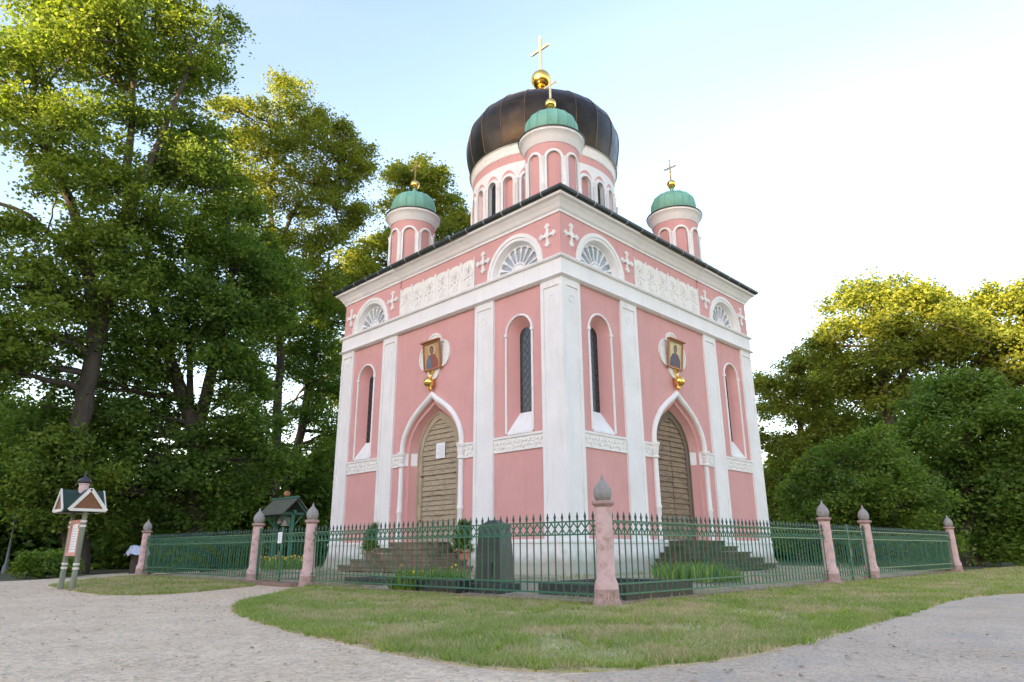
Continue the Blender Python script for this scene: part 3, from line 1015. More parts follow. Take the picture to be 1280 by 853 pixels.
    rows = [(ogee(DC, 1.90, 4.98, 7.22, ZP), 0.0), (ogee(DC, 1.86, 4.98, 7.17, ZP), -0.10), (ogee(DC, 1.70, 4.98, 7.0, ZP), -0.105), (ogee(DC, 1.68, 4.98, 6.97, ZP), -0.2), (ogee(DC, 1.44, 4.98, 6.68, ZP, OG_OUT), -0.50)]
    mb.loft(fm, rows)
    por = CB(mb, 'portal', M['pink'], smooth=35)
    hb = MB()
    og_p = ogee(DC, 2.03, 4.98, 7.40)
    hb.tube([fm(a, b, 0.05) for a, b in og_p], 0.088, 10)
    ring_plate(hb, fm, ogee(DC, 2.12, 4.98, 7.53), ogee(DC, 1.93, 4.98, 7.24), 0.0, 0.09)
    CB(hb, 'ogee_hood', M['white'], por, smooth=40)
    for sg in (-1, 1):
        cbm = MB()
        px = DC + sg * 2.03
        base = fm(px, 0, 0.06)
        pr = [(0.15, ZP), (0.15, ZP + 0.15), (0.12, ZP + 0.25), (0.115, 2.35), (0.14, 2.40), (0.14, 2.48), (0.115, 2.53), (0.11, 4.30), (0.11, ZS0)]
        cbm.lathe([(r * K, (z) * K) for r, z in pr], (base[0], base[1], base[2]), 14)
        col_ = CB(cbm, 'column', M['white'], por, smooth=40)
        kb = MB()
        kp = [(0.12, ZS0 - 0.06), (0.17, ZS0 - 0.03), (0.17, ZS0 + 0.04), (0.135, ZS0 + 0.08), (0.15, ZS0 + 0.2), (0.19, ZS0 + 0.36), (0.16, ZS0 + 0.4), (0.21, ZS1 - 0.08), (0.225, ZS1), (0.225, ZS1 + 0.05), (0.1, ZS1 + 0.05)]
        kb.lathe([(r * K, z * K) for r, z in kp], (base[0], base[1], base[2]), 16)
        CB(kb, 'capital', M['white'], col_, smooth=40)
    for sg in (-1, 1):      # capital band running into the reveal
        kb = MB()
        a, b = DC + sg * 1.885, DC + sg * 1.43
        kb.add([fm(a, ZS0, 0.02), fm(b, ZS0, -0.46), fm(b, ZS1, -0.46), fm(a, ZS1, 0.02), fm(a + sg * 0.03, ZS1 + 0.01, 0.01), fm(b, ZS1 + 0.01, -0.49), fm(a + sg * 0.03, ZS0 - 0.01, 0.01), fm(b, ZS0 - 0.01, -0.49)], [(0, 1, 2, 3), (3, 2, 5, 4), (0, 6, 7, 1)])
        CB(kb, 'reveal_band', M['white'], por)
    # door
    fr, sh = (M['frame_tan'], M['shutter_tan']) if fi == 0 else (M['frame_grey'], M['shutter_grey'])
    oo, ii = ogee(DC, 1.46, 4.7, 6.70, ZP, OG_IN), ogee(DC, 1.16, 4.7, 6.36, ZP, OG_IN)
    mb = MB(); ring_plate(mb, fm, oo, ii, -0.56, -0.42)
    ring_plate(mb, fm, ogee(DC, 1.47, 4.7, 6.71, ZP, OG_IN), ogee(DC, 1.39, 4.7, 6.62, ZP, OG_IN), -0.56, -0.385)
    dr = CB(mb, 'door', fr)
    bk = MB(); bk.plate(fm, ogee(DC, 1.2, 4.7, 6.4, ZP, OG_IN), [], -0.56, -0.52)
    CB(bk, 'door_back', M['iron'], dr)
    half = smooth_path(OG_IN, 5)

    def hw(z):
        if z <= 4.7: return 1.15
        h = (z - 4.7) / (6.36 - 4.7)
        for (x0, h0), (x1, h1) in zip(half[:-1], half[1:]):
            if h0 <= h <= h1:
                return 1.15 * (x0 + (x1 - x0) * (h - h0) / (h1 - h0 + 1e-9))
        return 0.02
    sb = MB()
    z = ZP + 0.02; rr = random.Random(fi + 3)
    while z < 6.3:
        z1 = min(z + 0.215 + rr.uniform(-0.02, 0.02), 6.34)
        w0, w1 = hw(z), hw(z1)
        cuts = [(-1, 1)] if z > 4.75 and fi == 0 else [(-1, -0.02), (0.02, 1)]
        if fi == 0 and z <= 4.75: cuts = [(-1, 0.93), (0.955, 1)]
        for u0, u1 in cuts:
            e0 = rr.uniform(-0.012, 0.012)
            top, bot = -0.475 + e0, -0.425 + e0
            p = [fm(DC + u0 * w0, z, bot), fm(DC + u1 * w0, z, bot), fm(DC + u1 * w1, z1 - 0.012, top), fm(DC + u0 * w1, z1 - 0.012, top), fm(DC + u0 * w0, z, -0.5), fm(DC + u1 * w0, z, -0.5), fm(DC + u1 * w1, z1 - 0.012, -0.5), fm(DC + u0 * w1, z1 - 0.012, -0.5)]
            sb.hexa(p)
        z = z1
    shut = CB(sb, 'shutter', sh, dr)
    hb = MB()
    for zz in (2.0, 3.9):
        for u in (-1.17, 1.12):
            hb.box(tuple(np.minimum(fm(DC + u, zz, -0.42), fm(DC + u + 0.1, zz + 0.07, -0.395))), tuple(np.maximum(fm(DC + u, zz, -0.42), fm(DC + u + 0.1, zz + 0.07, -0.395))))
    CB(hb, 'hinge', M['iron'], dr)
    # icon over the door
    zi, ci = 9.12, DC - 0.06
    mb = MB()
    for k_, (dx, dz, rx, rz_) in enumerate(((0, 0.62, 0.50, 0.47), (0.58, 0.05, 0.50, 0.62), (-0.58, 0.05, 0.50, 0.62), (0, -0.58, 0.42, 0.50))):
        mb.plate(fm, [(ci + dx + rx * math.cos(a), zi + dz + rz_ * math.sin(a)) for a in [2 * PI * i / 24 for i in range(24)]], [], 0.0, 0.045 + 0.003 * k_)
        lo = [(ci + dx + rx * math.cos(a), zi + dz + rz_ * math.sin(a)) for a in [2 * PI * i / 24 for i in range(25)]]
        li = [(ci + dx + (rx - 0.09) * math.cos(a), zi + dz + (rz_ - 0.09) * math.sin(a)) for a in [2 * PI * i / 24 for i in range(25)]]
        ring_plate(mb, fm, lo, li, 0.04, 0.075 + 0.003 * k_)
    ic = CB(mb, 'icon_niche', M['relief'])
    hw_, hz_ = 0.59, 0.63
    tilt = lambda s, z, e: fm(s, z, e + 0.10 * (z - zi + hz_))
    mb = MB()
    mb.plate(tilt, [(ci - hw_, zi - hz_), (ci + hw_, zi - hz_), (ci + hw_, zi + hz_), (ci - hw_, zi + hz_)], [[(ci - hw_ + 0.07, zi - hz_ + 0.07), (ci + hw_ - 0.07, zi - hz_ + 0.07), (ci + hw_ - 0.07, zi + hz_ - 0.07), (ci - hw_ + 0.07, zi + hz_ - 0.07)]], 0.085, 0.17)
    mb.plate(tilt, [(ci - hw_ - 0.06, zi + hz_), (ci + hw_ + 0.06, zi + hz_), (ci + hw_ + 0.06, zi + hz_ + 0.05), (ci - hw_ - 0.06, zi + hz_ + 0.05)], [], 0.085, 0.27)
    CB(mb, 'icon_frame', M['icon_frame'], ic)
    pm = MB()
    w_ = hw_ - 0.06
    pm.plate(tilt, [(ci - w_, zi - hz_ + 0.06), (ci + w_, zi - hz_ + 0.06), (ci + w_, zi + hz_ - 0.06), (ci - w_, zi + hz_ - 0.06)], [], 0.085, 0.12, 0)
    ell = lambda cx, cz, rx, rz_, n=20: [(cx + rx * math.cos(2 * PI * i / n), cz + rz_ * math.sin(2 * PI * i / n)) for i in range(n)]
    pm.plate(tilt, ell(ci, zi + 0.26, 0.25, 0.25), [], 0.12, 0.123, 1)
    fl = -1 if fi == 0 else 1
    pm.plate(tilt, [(ci - 0.42, zi - hz_ + 0.07), (ci + 0.42, zi - hz_ + 0.07), (ci + 0.40, zi - 0.22), (ci + 0.24, zi + 0.02), (ci + 0.09, zi + 0.08), (ci - 0.09, zi + 0.08), (ci - 0.24, zi + 0.02), (ci - 0.40, zi - 0.22)], [], 0.12, 0.126, 2)
    pm.plate(tilt, [(ci + fl * -0.06, zi - hz_ + 0.07), (ci + fl * -0.42, zi - hz_ + 0.07), (ci + fl * -0.40, zi - 0.2), (ci + fl * -0.23, zi + 0.01), (ci + fl * -0.1, zi + 0.03)], [], 0.12, 0.129, 3)
    pm.plate(tilt, ell(ci, zi + 0.27, 0.15, 0.19), [], 0.12, 0.126, 5)
    pm.plate(tilt, ell(ci, zi + 0.24, 0.095, 0.135), [], 0.12, 0.131, 4)
    CB(pm, 'icon_picture', [M['icon_bg'] if fi == 0 else M['icon_bg2'], M['icon_halo'], M['icon_red'] if fi == 0 else M['icon_dark'], M['icon_blue'] if fi == 0 else M['icon_dark'], M['icon_skin'], M['icon_dark']], ic)
    gb2 = MB()
    gb2.sphere(fm(DC, 7.90, 0.24), 0.245 * K, 20)
    gb2.lathe([(0.10 * K, 0), (0.05 * K, 0.08 * K), (0.045 * K, 0.2 * K), (0.12 * K, 0.32 * K), (0.15 * K, 0.36 * K)], fm(DC, 8.08, 0.16), 12)
    gb2.lathe([(0.05 * K, 0), (0.1 * K, 0.1 * K), (0.08 * K, 0.2 * K)], fm(DC, 7.52, 0.16), 12)
    CB(gb2, 'gold_ball', M['gold'], ic, smooth=60)
    # steps
    st_ = CB(MB().plate(fm, [(DC - 1.48, 0), (DC + 1.48, 0), (DC + 1.48, ZP - 0.03), (DC - 1.48, ZP - 0.03)], [], 0.0, 0.75), 'staircase', M['stair'] if fi == 0 else M['stair_moss'])
    CB(MB().plate(fm, [(DC - 1.98, 0.5), (DC + 1.98, 0.5), (DC + 1.98, ZP + 0.004), (DC - 1.98, ZP + 0.004)], [], -0.60, -0.012), 'threshold', M['stair_moss'], st_)
    for i in range(5):
        zt = ZP - 0.02 - i * 0.225
        hw2 = 1.55 + 0.36 * i; dp = 0.85 + 0.38 * i
        sm = MB()
        sm.plate(fm, [(DC - hw2, zt - 0.215), (DC + hw2, zt - 0.215), (DC + hw2, zt - 0.07), (DC - hw2, zt - 0.07)], [], 0.03, dp)
        sm.plate(fm, [(DC - hw2 - 0.04, zt - 0.07), (DC + hw2 + 0.04, zt - 0.07), (DC + hw2 + 0.04, zt), (DC - hw2 - 0.04, zt)], [], 0.02, dp + 0.05)
        CB(sm, 'step', M['stair'] if fi == 0 else M['stair_moss'], st_, bevel=0.008)


# ---- drum, turrets
def cyl(cx, cy, rad):
    def f(s, z, e):
        a = s / rad
        return FP(cx + (rad + e) * math.cos(a), cy + (rad + e) * math.sin(a), z)
    return f


def FPc(cx, cy):
    return FP(cx, cy, 0)


def lathe_c(mb, prof, cx, cy, n=48, a0=0.0, mi=0):
    c = FP(cx, cy, 0)
    return mb.lathe([(r * K, z * K) for r, z in prof], c, n, 1.0, mi, a0)


def arcade(fm, rad, nb, a_off, zb, zs, ri, ro, ztop_white, niche_e, mats, parent, win_every=0, colw=0.11):
    """blind arcade round a drum; returns nothing"""
    bay = 2 * PI * rad / nb
    white = MB(); pinkb = MB(); gl = []
    colm = MB()
    for i in range(nb):
        c = a_off * rad + (i + 0.5) * bay
        lo, li = arch(c, ro, zs, zb, 14), arch(c, ri, zs, zb, 14)
        ring_plate(white, fm, lo, li, -0.02, 0.05)
        # reveal + niche
        white.loft(fm, [(li, 0.05), (li, niche_e)])
        inner = li
        n = len(inner)
        vs = [fm(a, b, niche_e) for a, b in inner] + [fm(a, zb, niche_e) for a, b in inner]
        fs = [(q, q + 1, n + q + 1, n + q) for q in range(n - 1)]
        if win_every and i % win_every == 0:
            w = MB(); w.add(vs, fs); gl.append(w)
        else:
            pinkb.add(vs, fs)
        # ground of the wall above the arch up to the top line
        topz = ztop_white
        nn = 16
        for q in range(nn):
            sa, sb_ = c - bay / 2 + bay * q / nn, c - bay / 2 + bay * (q + 1) / nn

            def low(s):
                d = abs(s - c)
                return zs + math.sqrt(max(ro * ro - d * d, 0)) - 0.01 if d < ro else zb
            white.add([fm(sa, low(sa), 0.0), fm(sb_, low(sb_), 0.0), fm(sb_, topz, 0.0), fm(sa, topz, 0.0)], [(0, 1, 2, 3)])
    return white, pinkb, gl, bay


drum_c = (-KW / 2, KW / 2)
fd = cyl(*drum_c, DR)
mb = MB()
lathe_c(mb, [(DR - 0.3, 15.0), (DR - 0.12, 15.0), (DR - 0.12, 16.2), (DR + 0.04, 16.2), (DR + 0.04, 16.4), (DR - 0.35, 16.42), (DR - 0.35, 20.06), (DR - 0.2, 20.10), (DR, 20.10), (DR, 20.62), (DR - 0.2, 20.62)], *drum_c, n=72)
drum = CB(mb, 'drum', M['pink'], smooth=40)
NB = 24
aoff = -PI / 4 - PI / NB      # a window faces the front corner
white, pinkb, gl, bay = arcade(fd, DR, NB, aoff, 16.4, 19.08, 0.29, 0.42, 20.12, -0.22, None, drum, win_every=3)
CB(white, 'arcade', M['white'], drum, smooth=40)
# pink lunes over the arches
for i in range(NB):
    c = aoff * DR + (i + 0.5) * bay
    a1 = min(PI / 2, math.acos(0.42 / 0.50))
    lo, li = [], []
    for q in range(13):
        a = PI * 0.13 + PI * 0.74 * q / 12
        wdt = 0.5 * math.sin(PI * q / 12) ** 0.5
        lo.append((c + 0.47 * math.cos(a), 19.12 + (0.47 + 0.16 * math.sin(PI * q / 12)) * math.sin(a)))
        li.append((c + 0.46 * math.cos(a), 19.10 + 0.46 * math.sin(a)))
    pinkb.loft(fd, [(lo, -0.01), (lo, 0.012), (li, 0.012), (li, -0.01)])
CB(pinkb, 'blind_niche', M['pink'], drum, smooth=40)
for w in gl:
    CB(w, 'drum_window', M['glass'], drum)
colb = MB()
for i in range(NB):
    s = aoff * DR + i * bay
    p = fd(s, 0, 0.03)
    colb.lathe([(r * K, z * K) for r, z in ((0.13, 16.4), (0.13, 16.6), (0.095, 16.7), (0.09, 18.8), (0.12, 18.86), (0.10, 18.92), (0.15, 19.06), (0.15, 19.12), (0.08, 19.13))], p, 10)
CB(colb, 'colonnette_ring', M['white'], drum, smooth=40)
mb = MB()
lathe_c(mb, [(DR - 0.2, 20.58), (DR + 0.02, 20.58), (DR + 0.06, 20.66), (DR + 0.05, 20.72), (DR + 0.10, 21.10), (DR + 0.16, 21.14), (DR + 0.16, 21.2), (DR - 0.3, 21.24)], *drum_c, n=72)
CB(mb, 'drum_cornice', M['relief'], drum, smooth=40)
mb = MB()
lathe_c(mb, [(DR - 0.3, 21.16), (DR + 0.19, 21.16), (DR + 0.22, 21.24), (DR - 0.3, 21.26)], *drum_c, n=72)
CB(mb, 'dome_rim', M['gutter'], drum)


def super_dome(a_low, z_low, a, zc, b, n=26, ex=2.15):
    """profile from the rim up to the apex"""
    pr = []
    t0 = math.acos(min(1, a_low / a))
    for i in range(9):
        t = -1 + i / 8
        zz = zc + (zc - z_low) * t
        r = a - (a - a_low) * t * t
        pr.append((r, zz))
    for i in range(1, n):
        t = (PI / 2) * i / n
        pr.append((a * abs(math.cos(t)) ** (2 / ex), zc + b * abs(math.sin(t)) ** (2 / ex)))
    pr.append((0.30, zc + b + 0.02)); pr.append((0.26, zc + b + 0.9))
    return pr


NG = 20
dp = super_dome(4.10, 21.2, 4.39, 23.0, 2.78)
mb = MB(); sm = MB()
ang0 = -PI / 4 + R(12 - 9)
cx, cy = drum_c
for gI in range(NG):
    a0, a1 = ang0 + 2 * PI * gI / NG, ang0 + 2 * PI * (gI + 1) / NG
    vs = []
    for r, z in dp:
        r = r / math.cos(PI / NG) ** 0.5
        for u in (0, 0.25, 0.5, 0.75, 1):
            a = a0 + (a1 - a0) * u
            # slightly pillowed gore
            rr = r * math.cos(PI / NG) / math.cos((u - 0.5) * 2 * PI / NG) * (1 + 0.008 * math.sin(PI * u))
            vs.append(FP(cx + rr * math.cos(a), cy + rr * math.sin(a), z))
    k = len(dp)
    fs = [(i * 5 + j, i * 5 + j + 1, (i + 1) * 5 + j + 1, (i + 1) * 5 + j) for i in range(k - 1) for j in range(4)]
    mb.add(vs, fs)
    pts = []
    for r, z in dp[:-1]:
        r = r / math.cos(PI / NG) ** 0.5 + 0.01
        pts.append(FP(cx + r * math.cos(a0), cy + r * math.sin(a0), z))
    sm.tube(pts, 0.018, 6)
    for q_, ix in enumerate((11 + gI % 2 * 2, 17 + gI % 3, 22 + gI % 2)):
        r, z = dp[ix]
        r = r / math.cos(PI / NG) ** 0.5
        row = []
        for u in (0.02, 0.25, 0.5, 0.75, 0.98):
            a = a0 + (a1 - a0) * u
            rr = r * math.cos(PI / NG) / math.cos((u - 0.5) * 2 * PI / NG) * (1 + 0.008 * math.sin(PI * u)) + 0.003
            row.append(FP(cx + rr * math.cos(a), cy + rr * math.sin(a), z))
        sm.tube(row, 0.009, 5)
dome = CB(mb, 'main_dome', M['dome'], smooth=80)
CB(sm, 'standing_seam', M['seam'], dome, smooth=60)
fin = MB()
fin.lathe([(r * K, z * K) for r, z in ((0.30, 25.6), (0.34, 26.5), (0.26, 26.9), (0.22, 27.3), (0.36, 27.4), (0.2, 27.5))], FP(cx, cy, 0), 20)
fin.sphere(FP(cx, cy, 28.08), 0.60 * K, 28)
fo = CB(fin, 'finial_ball', M['gold'], dome, smooth=60)


def cross_mesh(cx, cy, z0, h, arm, zarm, t, tilt=0.0):
    c = MB()
    c.box(FP(cx - t, cy - t * 0.6, z0), FP(cx + t, cy + t * 0.6, z0 + h))
    c.box(FP(cx - arm, cy - t * 0.55, zarm - t), FP(cx - t, cy + t * 0.55, zarm + t))
    c.box(FP(cx + t, cy - t * 0.55, zarm - t), FP(cx + arm, cy + t * 0.55, zarm + t))
    for dx in (-arm, arm):
        c.sphere(FP(cx + dx, cy, zarm), t * 1.35 * K, 8)
    c.sphere(FP(cx, cy, z0 + h), t * 1.35 * K, 8)
    return c


CB(cross_mesh(cx, cy, 28.7, 2.5, 0.68, 30.3, 0.085), 'finial_cross', M['goldcross'], dome)

# corner turrets
TT, TR = 2.35, 1.22
tur_pos = [(-TT, TT), (-KW + TT, TT), (-TT, KW - TT), (-KW + TT, KW - TT)]
for ti, (tx, ty) in enumerate(tur_pos):
    ft = cyl(tx, ty, TR)
    mb = MB()
    lathe_c(mb, [(TR - 0.1, 14.2), (TR + 0.03, 14.2), (TR + 0.03, 15.2), (TR - 0.2, 15.25), (TR - 0.2, 17.76), (TR, 17.76), (TR, 18.16), (TR - 0.2, 18.16)], tx, ty)
    tur = CB(mb, 'corner_turret', M['pink'], smooth=40)
    nb = 8
    ao = -PI / 4 - PI / nb
    white = MB(); pinkb = MB()
    bay = 2 * PI * TR / nb
    for i in range(nb):
        c = ao * TR + (i + 0.5) * bay
        zs, zb, ri, ro = 17.30, 15.2, 0.31, 0.43
        lo, li = arch(c, ro, zs, zb, 16), arch(c, ri, zs, zb, 16)
        ring_plate(white, ft, lo, li, -0.05, 0.05)
        white.loft(ft, [(li, 0.05), (li, -0.07)])
        n = len(li)
        vs = [];
        NS = 10
        fs = []
        cols_ = []
        for q in range(NS + 1):
            s = c - ri + 2 * ri * q / NS
            zt = zs + math.sqrt(max(ri * ri - (s - c) ** 2, 0))
            cols_.append((ft(s, zb, -0.06), ft(s, zt, -0.06)))
        for (p0, p1), (q0, q1) in zip(cols_[:-1], cols_[1:]):
            pinkb.add([p0, q0, q1, p1], [(0, 1, 2, 3)])
        NS = 16
        for q in range(NS):
            sa, sb_ = c - bay / 2 + bay * q / NS, c - bay / 2 + bay * (q + 1) / NS
            lw = lambda s: zs + math.sqrt(max(ro * ro - (s - c) ** 2, 0)) - 0.01 if abs(s - c) < ro else zb
            za, zb2 = lw(sa), lw(sb_)
            if za > zb + 1 and zb2 > zb + 1:
                pinkb.add([ft(sa, za, 0), ft(sb_, zb2, 0), ft(sb_, 17.77, 0), ft(sa, 17.77, 0)], [(0, 1, 2, 3)])
            else:
                pinkb.add([ft(sa, zs, 0), ft(sb_, zs, 0), ft(sb_, 17.77, 0), ft(sa, 17.77, 0)], [(0, 1, 2, 3)])
                white.add([ft(sa, zb, 0), ft(sb_, zb, 0), ft(sb_, zs, 0), ft(sa, zs, 0)], [(0, 1, 2, 3)])
    CB(pinkb, 'blind_niche', M['pink'], tur, smooth=40)
    CB(white, 'arcade', M['white'], tur, smooth=40)
    cm = MB()
    for i in range(nb):
        p = ft(ao * TR + i * bay, 0, 0.04)
        cm.lathe([(r * K, z * K) for r, z in ((0.10, 15.2), (0.075, 15.5), (0.07, 15.9), (0.095, 15.95), (0.095, 16.02), (0.07, 16.07), (0.068, 17.05), (0.09, 17.1), (0.075, 17.16), (0.12, 17.28), (0.12, 17.34), (0.05, 17.35))], p, 10)
    CB(cm, 'colonnette_ring', M['white'], tur, smooth=40)
    cm = MB()
    lathe_c(cm, [(TR - 0.2, 18.10), (TR + 0.03, 18.10), (TR + 0.05, 18.17), (TR + 0.07, 18.2), (TR + 0.12, 18.38), (TR + 0.22, 18.54), (TR + 0.29, 18.60), (TR + 0.30, 18.70), (TR - 0.3, 18.74)], tx, ty)
    CB(cm, 'turret_cornice', M['white'], tur, smooth=40)
    cm = MB()
    lathe_c(cm, [(TR - 0.3, 18.71), (TR + 0.33, 18.70), (TR + 0.34, 18.76), (TR - 0.3, 18.86)], tx, ty)
    CB(cm, 'turret_rim', M['gutter'], tur)
    dpf = [(1.06, 18.78), (1.17, 18.95), (1.235, 19.2), (1.245, 19.42), (1.215, 19.63), (1.12, 19.83), (0.99, 19.98), (0.80, 20.09), (0.52, 20.17), (0.24, 20.22), (0.13, 20.40), (0.10, 20.7)]
    cm = MB(); sm2 = MB()
    N = 16
    c0 = FP(tx, ty, 0)
    vs = []
    NN = N * 6
    for r, z in dpf:
        for j in range(NN):
            a = 2 * PI * j / NN
            rr = r * (1 + 0.022 * abs(math.sin(N * a / 2)) - 0.02)
            vs.append(FP(tx + rr * math.cos(a), ty + rr * math.sin(a), z))
    fs = [(i * NN + j, i * NN + (j + 1) % NN, (i + 1) * NN + (j + 1) % NN, (i + 1) * NN + j) for i in range(len(dpf) - 1) for j in range(NN)]
    cm.add(vs, fs)
    cup = CB(cm, 'cupola', M['verdigris'], tur, smooth=45)
    for j in range(N):
        a = 2 * PI * (j + 0.5) / N
        sm2.tube([FP(tx + r * 1.004 * math.cos(a), ty + r * 1.004 * math.sin(a), z) for r, z in dpf[:-2]], 0.013, 5)
    CB(sm2, 'standing_seam', M['patina'], cup, smooth=50)
    fm_ = MB()
    fm_.sphere(FP(tx, ty, 20.92), 0.265 * K, 18)
    fm_.lathe([(0.15 * K, 0), (0.09 * K, 0.06 * K), (0.07 * K, 0.2 * K)], FP(tx, ty, 20.66), 12)
    CB(fm_, 'turret_ball', M['gold'], tur, smooth=60)
    CB(cross_mesh(tx, ty, 21.25, 1.2, 0.36, 22.0, 0.045), 'turret_cross', M['goldcross'], tur)

# notice on the tan door
nm = MB()
nz0 = 4.62
p = fA(DC - 0.2, nz0, -0.385)
nm.plate(fA, [(DC - 0.44, nz0), (DC + 0.16, nz0), (DC + 0.16, nz0 + 0.66), (DC - 0.44, nz0 + 0.66)], [], -0.40, -0.385, 0, True)
for i in range(6):
    nm.plate(fA, [(DC - 0.38, nz0 + 0.08 + i * 0.085), (DC + (0.08 if i % 3 else -0.05), nz0 + 0.08 + i * 0.085), (DC + (0.08 if i % 3 else -0.05), nz0 + 0.10 + i * 0.085), (DC - 0.38, nz0 + 0.10 + i * 0.085)], [], -0.385, -0.383, 1)
tag(nm.build('paper_notice', [M['paper'], M['ink']], None, None, p), 'white paper notice pinned high on the tan boarded church door', 'notice')

# ------------------------------------------------------------------ fence
GL1, GL2 = 0.16, -2.666
GR1, GR2 = -1.067, 1.717


def make_pillar():
    root = empty('stone_pillar', (0, 0, 0), '', 'pillar', 'stone pillars of the church fence')
    b = MB(); b.lathe([(0.185, 0.10), (0.18, 0.30), (0.165, 0.345), (0.14, 0.40), (0.138, 0.7), (0.132, 1.1), (0.128, 1.44)], n=24)
    b.build('shaft', M['pillar'], root, 40)
    f = MB(); f.lathe([(0.22, -0.12), (0.22, 0.03), (0.20, 0.09), (0.186, 0.105), (0.184, 0.24)], n=20)
    f.build('base', M['pillar_foot'], root, 40)
    c = MB(); c.lathe([(0.128, 1.43), (0.14, 1.45), (0.165, 1.47), (0.175, 1.48), (0.175, 1.515), (0.15, 1.53), (0.1, 1.53)], n=24)
    c.build('cap', M['pillar_foot'], root, 40)
    o = MB()
    pr = [(0.075, 1.52), (0.115, 1.545), (0.136, 1.60), (0.141, 1.65), (0.130, 1.71), (0.102, 1.765), (0.062, 1.81), (0.036, 1.84), (0.026, 1.865), (0.028, 1.88), (0.012, 1.91), (0.004, 1.94)]
    vs = []; NN = 48
    for r, z in pr:
        for j in range(NN):
            a = 2 * PI * j / NN + (z - 1.5) * 1.6
            rr = r * (0.95 + 0.07 * abs(math.sin(6 * a)))
            vs.append((rr * math.cos(a), rr * math.sin(a), z))
    o.add(vs, [(i * NN + j, i * NN + (j + 1) % NN, (i + 1) * NN + (j + 1) % NN, (i + 1) * NN + j) for i in range(len(pr) - 1) for j in range(NN)])
    o.build('onion_finial', M['onion'], root, 70)
    return root


P0 = make_pillar()
pl = [((FX1, FY0), 'corner stone pillar standing closest, with a grey onion finial'),
      ((GL1, FY0), 'pink pillar at the notice gate, on the side of the dark gravestone'),
      ((GL2, FY0), 'pink pillar at the notice gate, on the side of the bell stand'),
      ((FX0, FY0), 'far corner pillar of the fence behind the small lawn near the sign'),
      ((FX1, GR1), 'pillar of the gate without notice, on its church corner side'),
      ((FX1, GR2), 'pillar of the gate without notice, on its far side'),
      ((FX1, FY1 - 0.2), 'farthest pillar ending the fence by the dark trees beside the grey path')]
for i, ((x, y), lab) in enumerate(pl):
    o = P0 if i == 0 else copy_tree(P0)
    o.location = (x, y, 0)
    o.rotation_euler = (0, 0, i * 0.7)
    o["label"] = lab

# one bar
bm_ = MB()
bm_.tube([(0, 0, 0.14), (0, 0, 1.26)], 0.0125, 6)
bm_.lathe([(0.013, 1.255), (0.019, 1.265), (0.013, 1.28), (0.024, 1.30), (0.014, 1.34), (0.003, 1.385)], n=6, mi=1)
BAR = bm_.build('bar', [M['fence'], M['fence_spear']], None)
BAR_ME = BAR.data
bpy.data.objects.remove(BAR)


def fence_panel(name, a, b, label, cat, group, gate=False, bars=True):
    a = Vector((*a, 0)); b = Vector((*b, 0))
    L = (b - a).length
    rz = math.atan2((b - a).y, (b - a).x)
    root = empty(name, a, label, cat, group, rz)
    n = max(4, round(L / 0.16))
    st = L / n
    for nm_, z, w, h in (('top_rail', 1.235, 0.035, 0.022), ('middle_rail', 1.035, 0.035, 0.022), ('bottom_rail', 0.30, 0.04, 0.026), ('foot_rail', 0.15, 0.04, 0.026)):
        MB().box((0, -w / 2, z - h / 2), (L, w / 2, z + h / 2)).build(nm_, M['fence'], root)
    lt = MB()
    for i in range(n):
        x0, x1 = i * st, (i + 1) * st
        for sg, yy in ((0, 0.011), (1, -0.011)):
            z0, z1 = (1.045, 1.225) if sg == 0 else (1.225, 1.045)
            lt.bar((x0, yy, z0), (x1, yy, z1), 0.014, 0.016)
    lt.build('lattice', M['fence'], root)
    if not gate:
        kb = MB(); kb.box((0.1, -0.06, -0.05), (L - 0.1, 0.06, 0.05))
        kb.build('kerb', M['brickstep'], root, bevel=0.01)
    if bars:
        for i in range(n):
            o = bpy.data.objects.new('bar', BAR_ME); COL.objects.link(o)
            o.parent = root; o.location = ((i + 0.5) * st, 0, 0)
    else:
        mb = MB()
        for i in range(n):
            x = (i + 0.5) * st
            mb.bar((x, 0, 0.15), (x, 0, 1.28), 0.018)
            mb.bar((x, 0, 1.28), (x, 0, 1.385), 0.006)
        tag(mb.build('railing_bars', M['fence'], root), None, None, None, 'stuff')
    if gate:
        for x in (0.01, L / 2, L - 0.01):
            MB().box((x - 0.022, -0.024, 0.06), (x + 0.022, 0.024, 1.40)).build('gate_stile', M['fence'], root)
        lk = MB(); lk.box((L / 2 - 0.07, -0.04, 0.62), (L / 2 + 0.04, -0.026, 0.80))
        lk.build('lock', M['fence_spear'], root)
    return root


pr = 0.13
FGRP = 'green iron fence sections'
fence_panel('iron_fence', (GL1 + pr, FY0), (FX1 - pr, FY0), 'green spear-topped fence section in front of the dark gravestone', 'fence', FGRP)
fence_panel('iron_gate', (GL2 + pr + 0.05, FY0), (GL1 - pr - 0.05, FY0), 'green double gate with a white paper notice below the bell stand', 'gate', 'green iron gates', True)
fence_panel('iron_fence', (FX0 + pr, FY0), (GL2 - pr, FY0), 'green spear-topped fence section behind the small lawn', 'fence', FGRP)
fence_panel('iron_fence', (FX1, FY0 + pr), (FX1, GR1 - pr), 'green fence section from the corner pillar to the gate without notice', 'fence', FGRP)
fence_panel('iron_gate', (FX1, GR1 + pr + 0.05), (FX1, GR2 - pr - 0.05), 'narrow green gate without notice between two pink pillars', 'gate', 'green iron gates', True)
fence_panel('iron_fence', (FX1, GR2 + pr), (FX1, FY1 - 0.2 - pr), 'green fence section from the gate without notice to the farthest pillar', 'fence', FGRP)
fence_panel('iron_fence', (FX0, FY0 + pr), (FX0, FY1), 'back fence section seen through the bars beside the bell stand', 'fence', FGRP, bars=False)
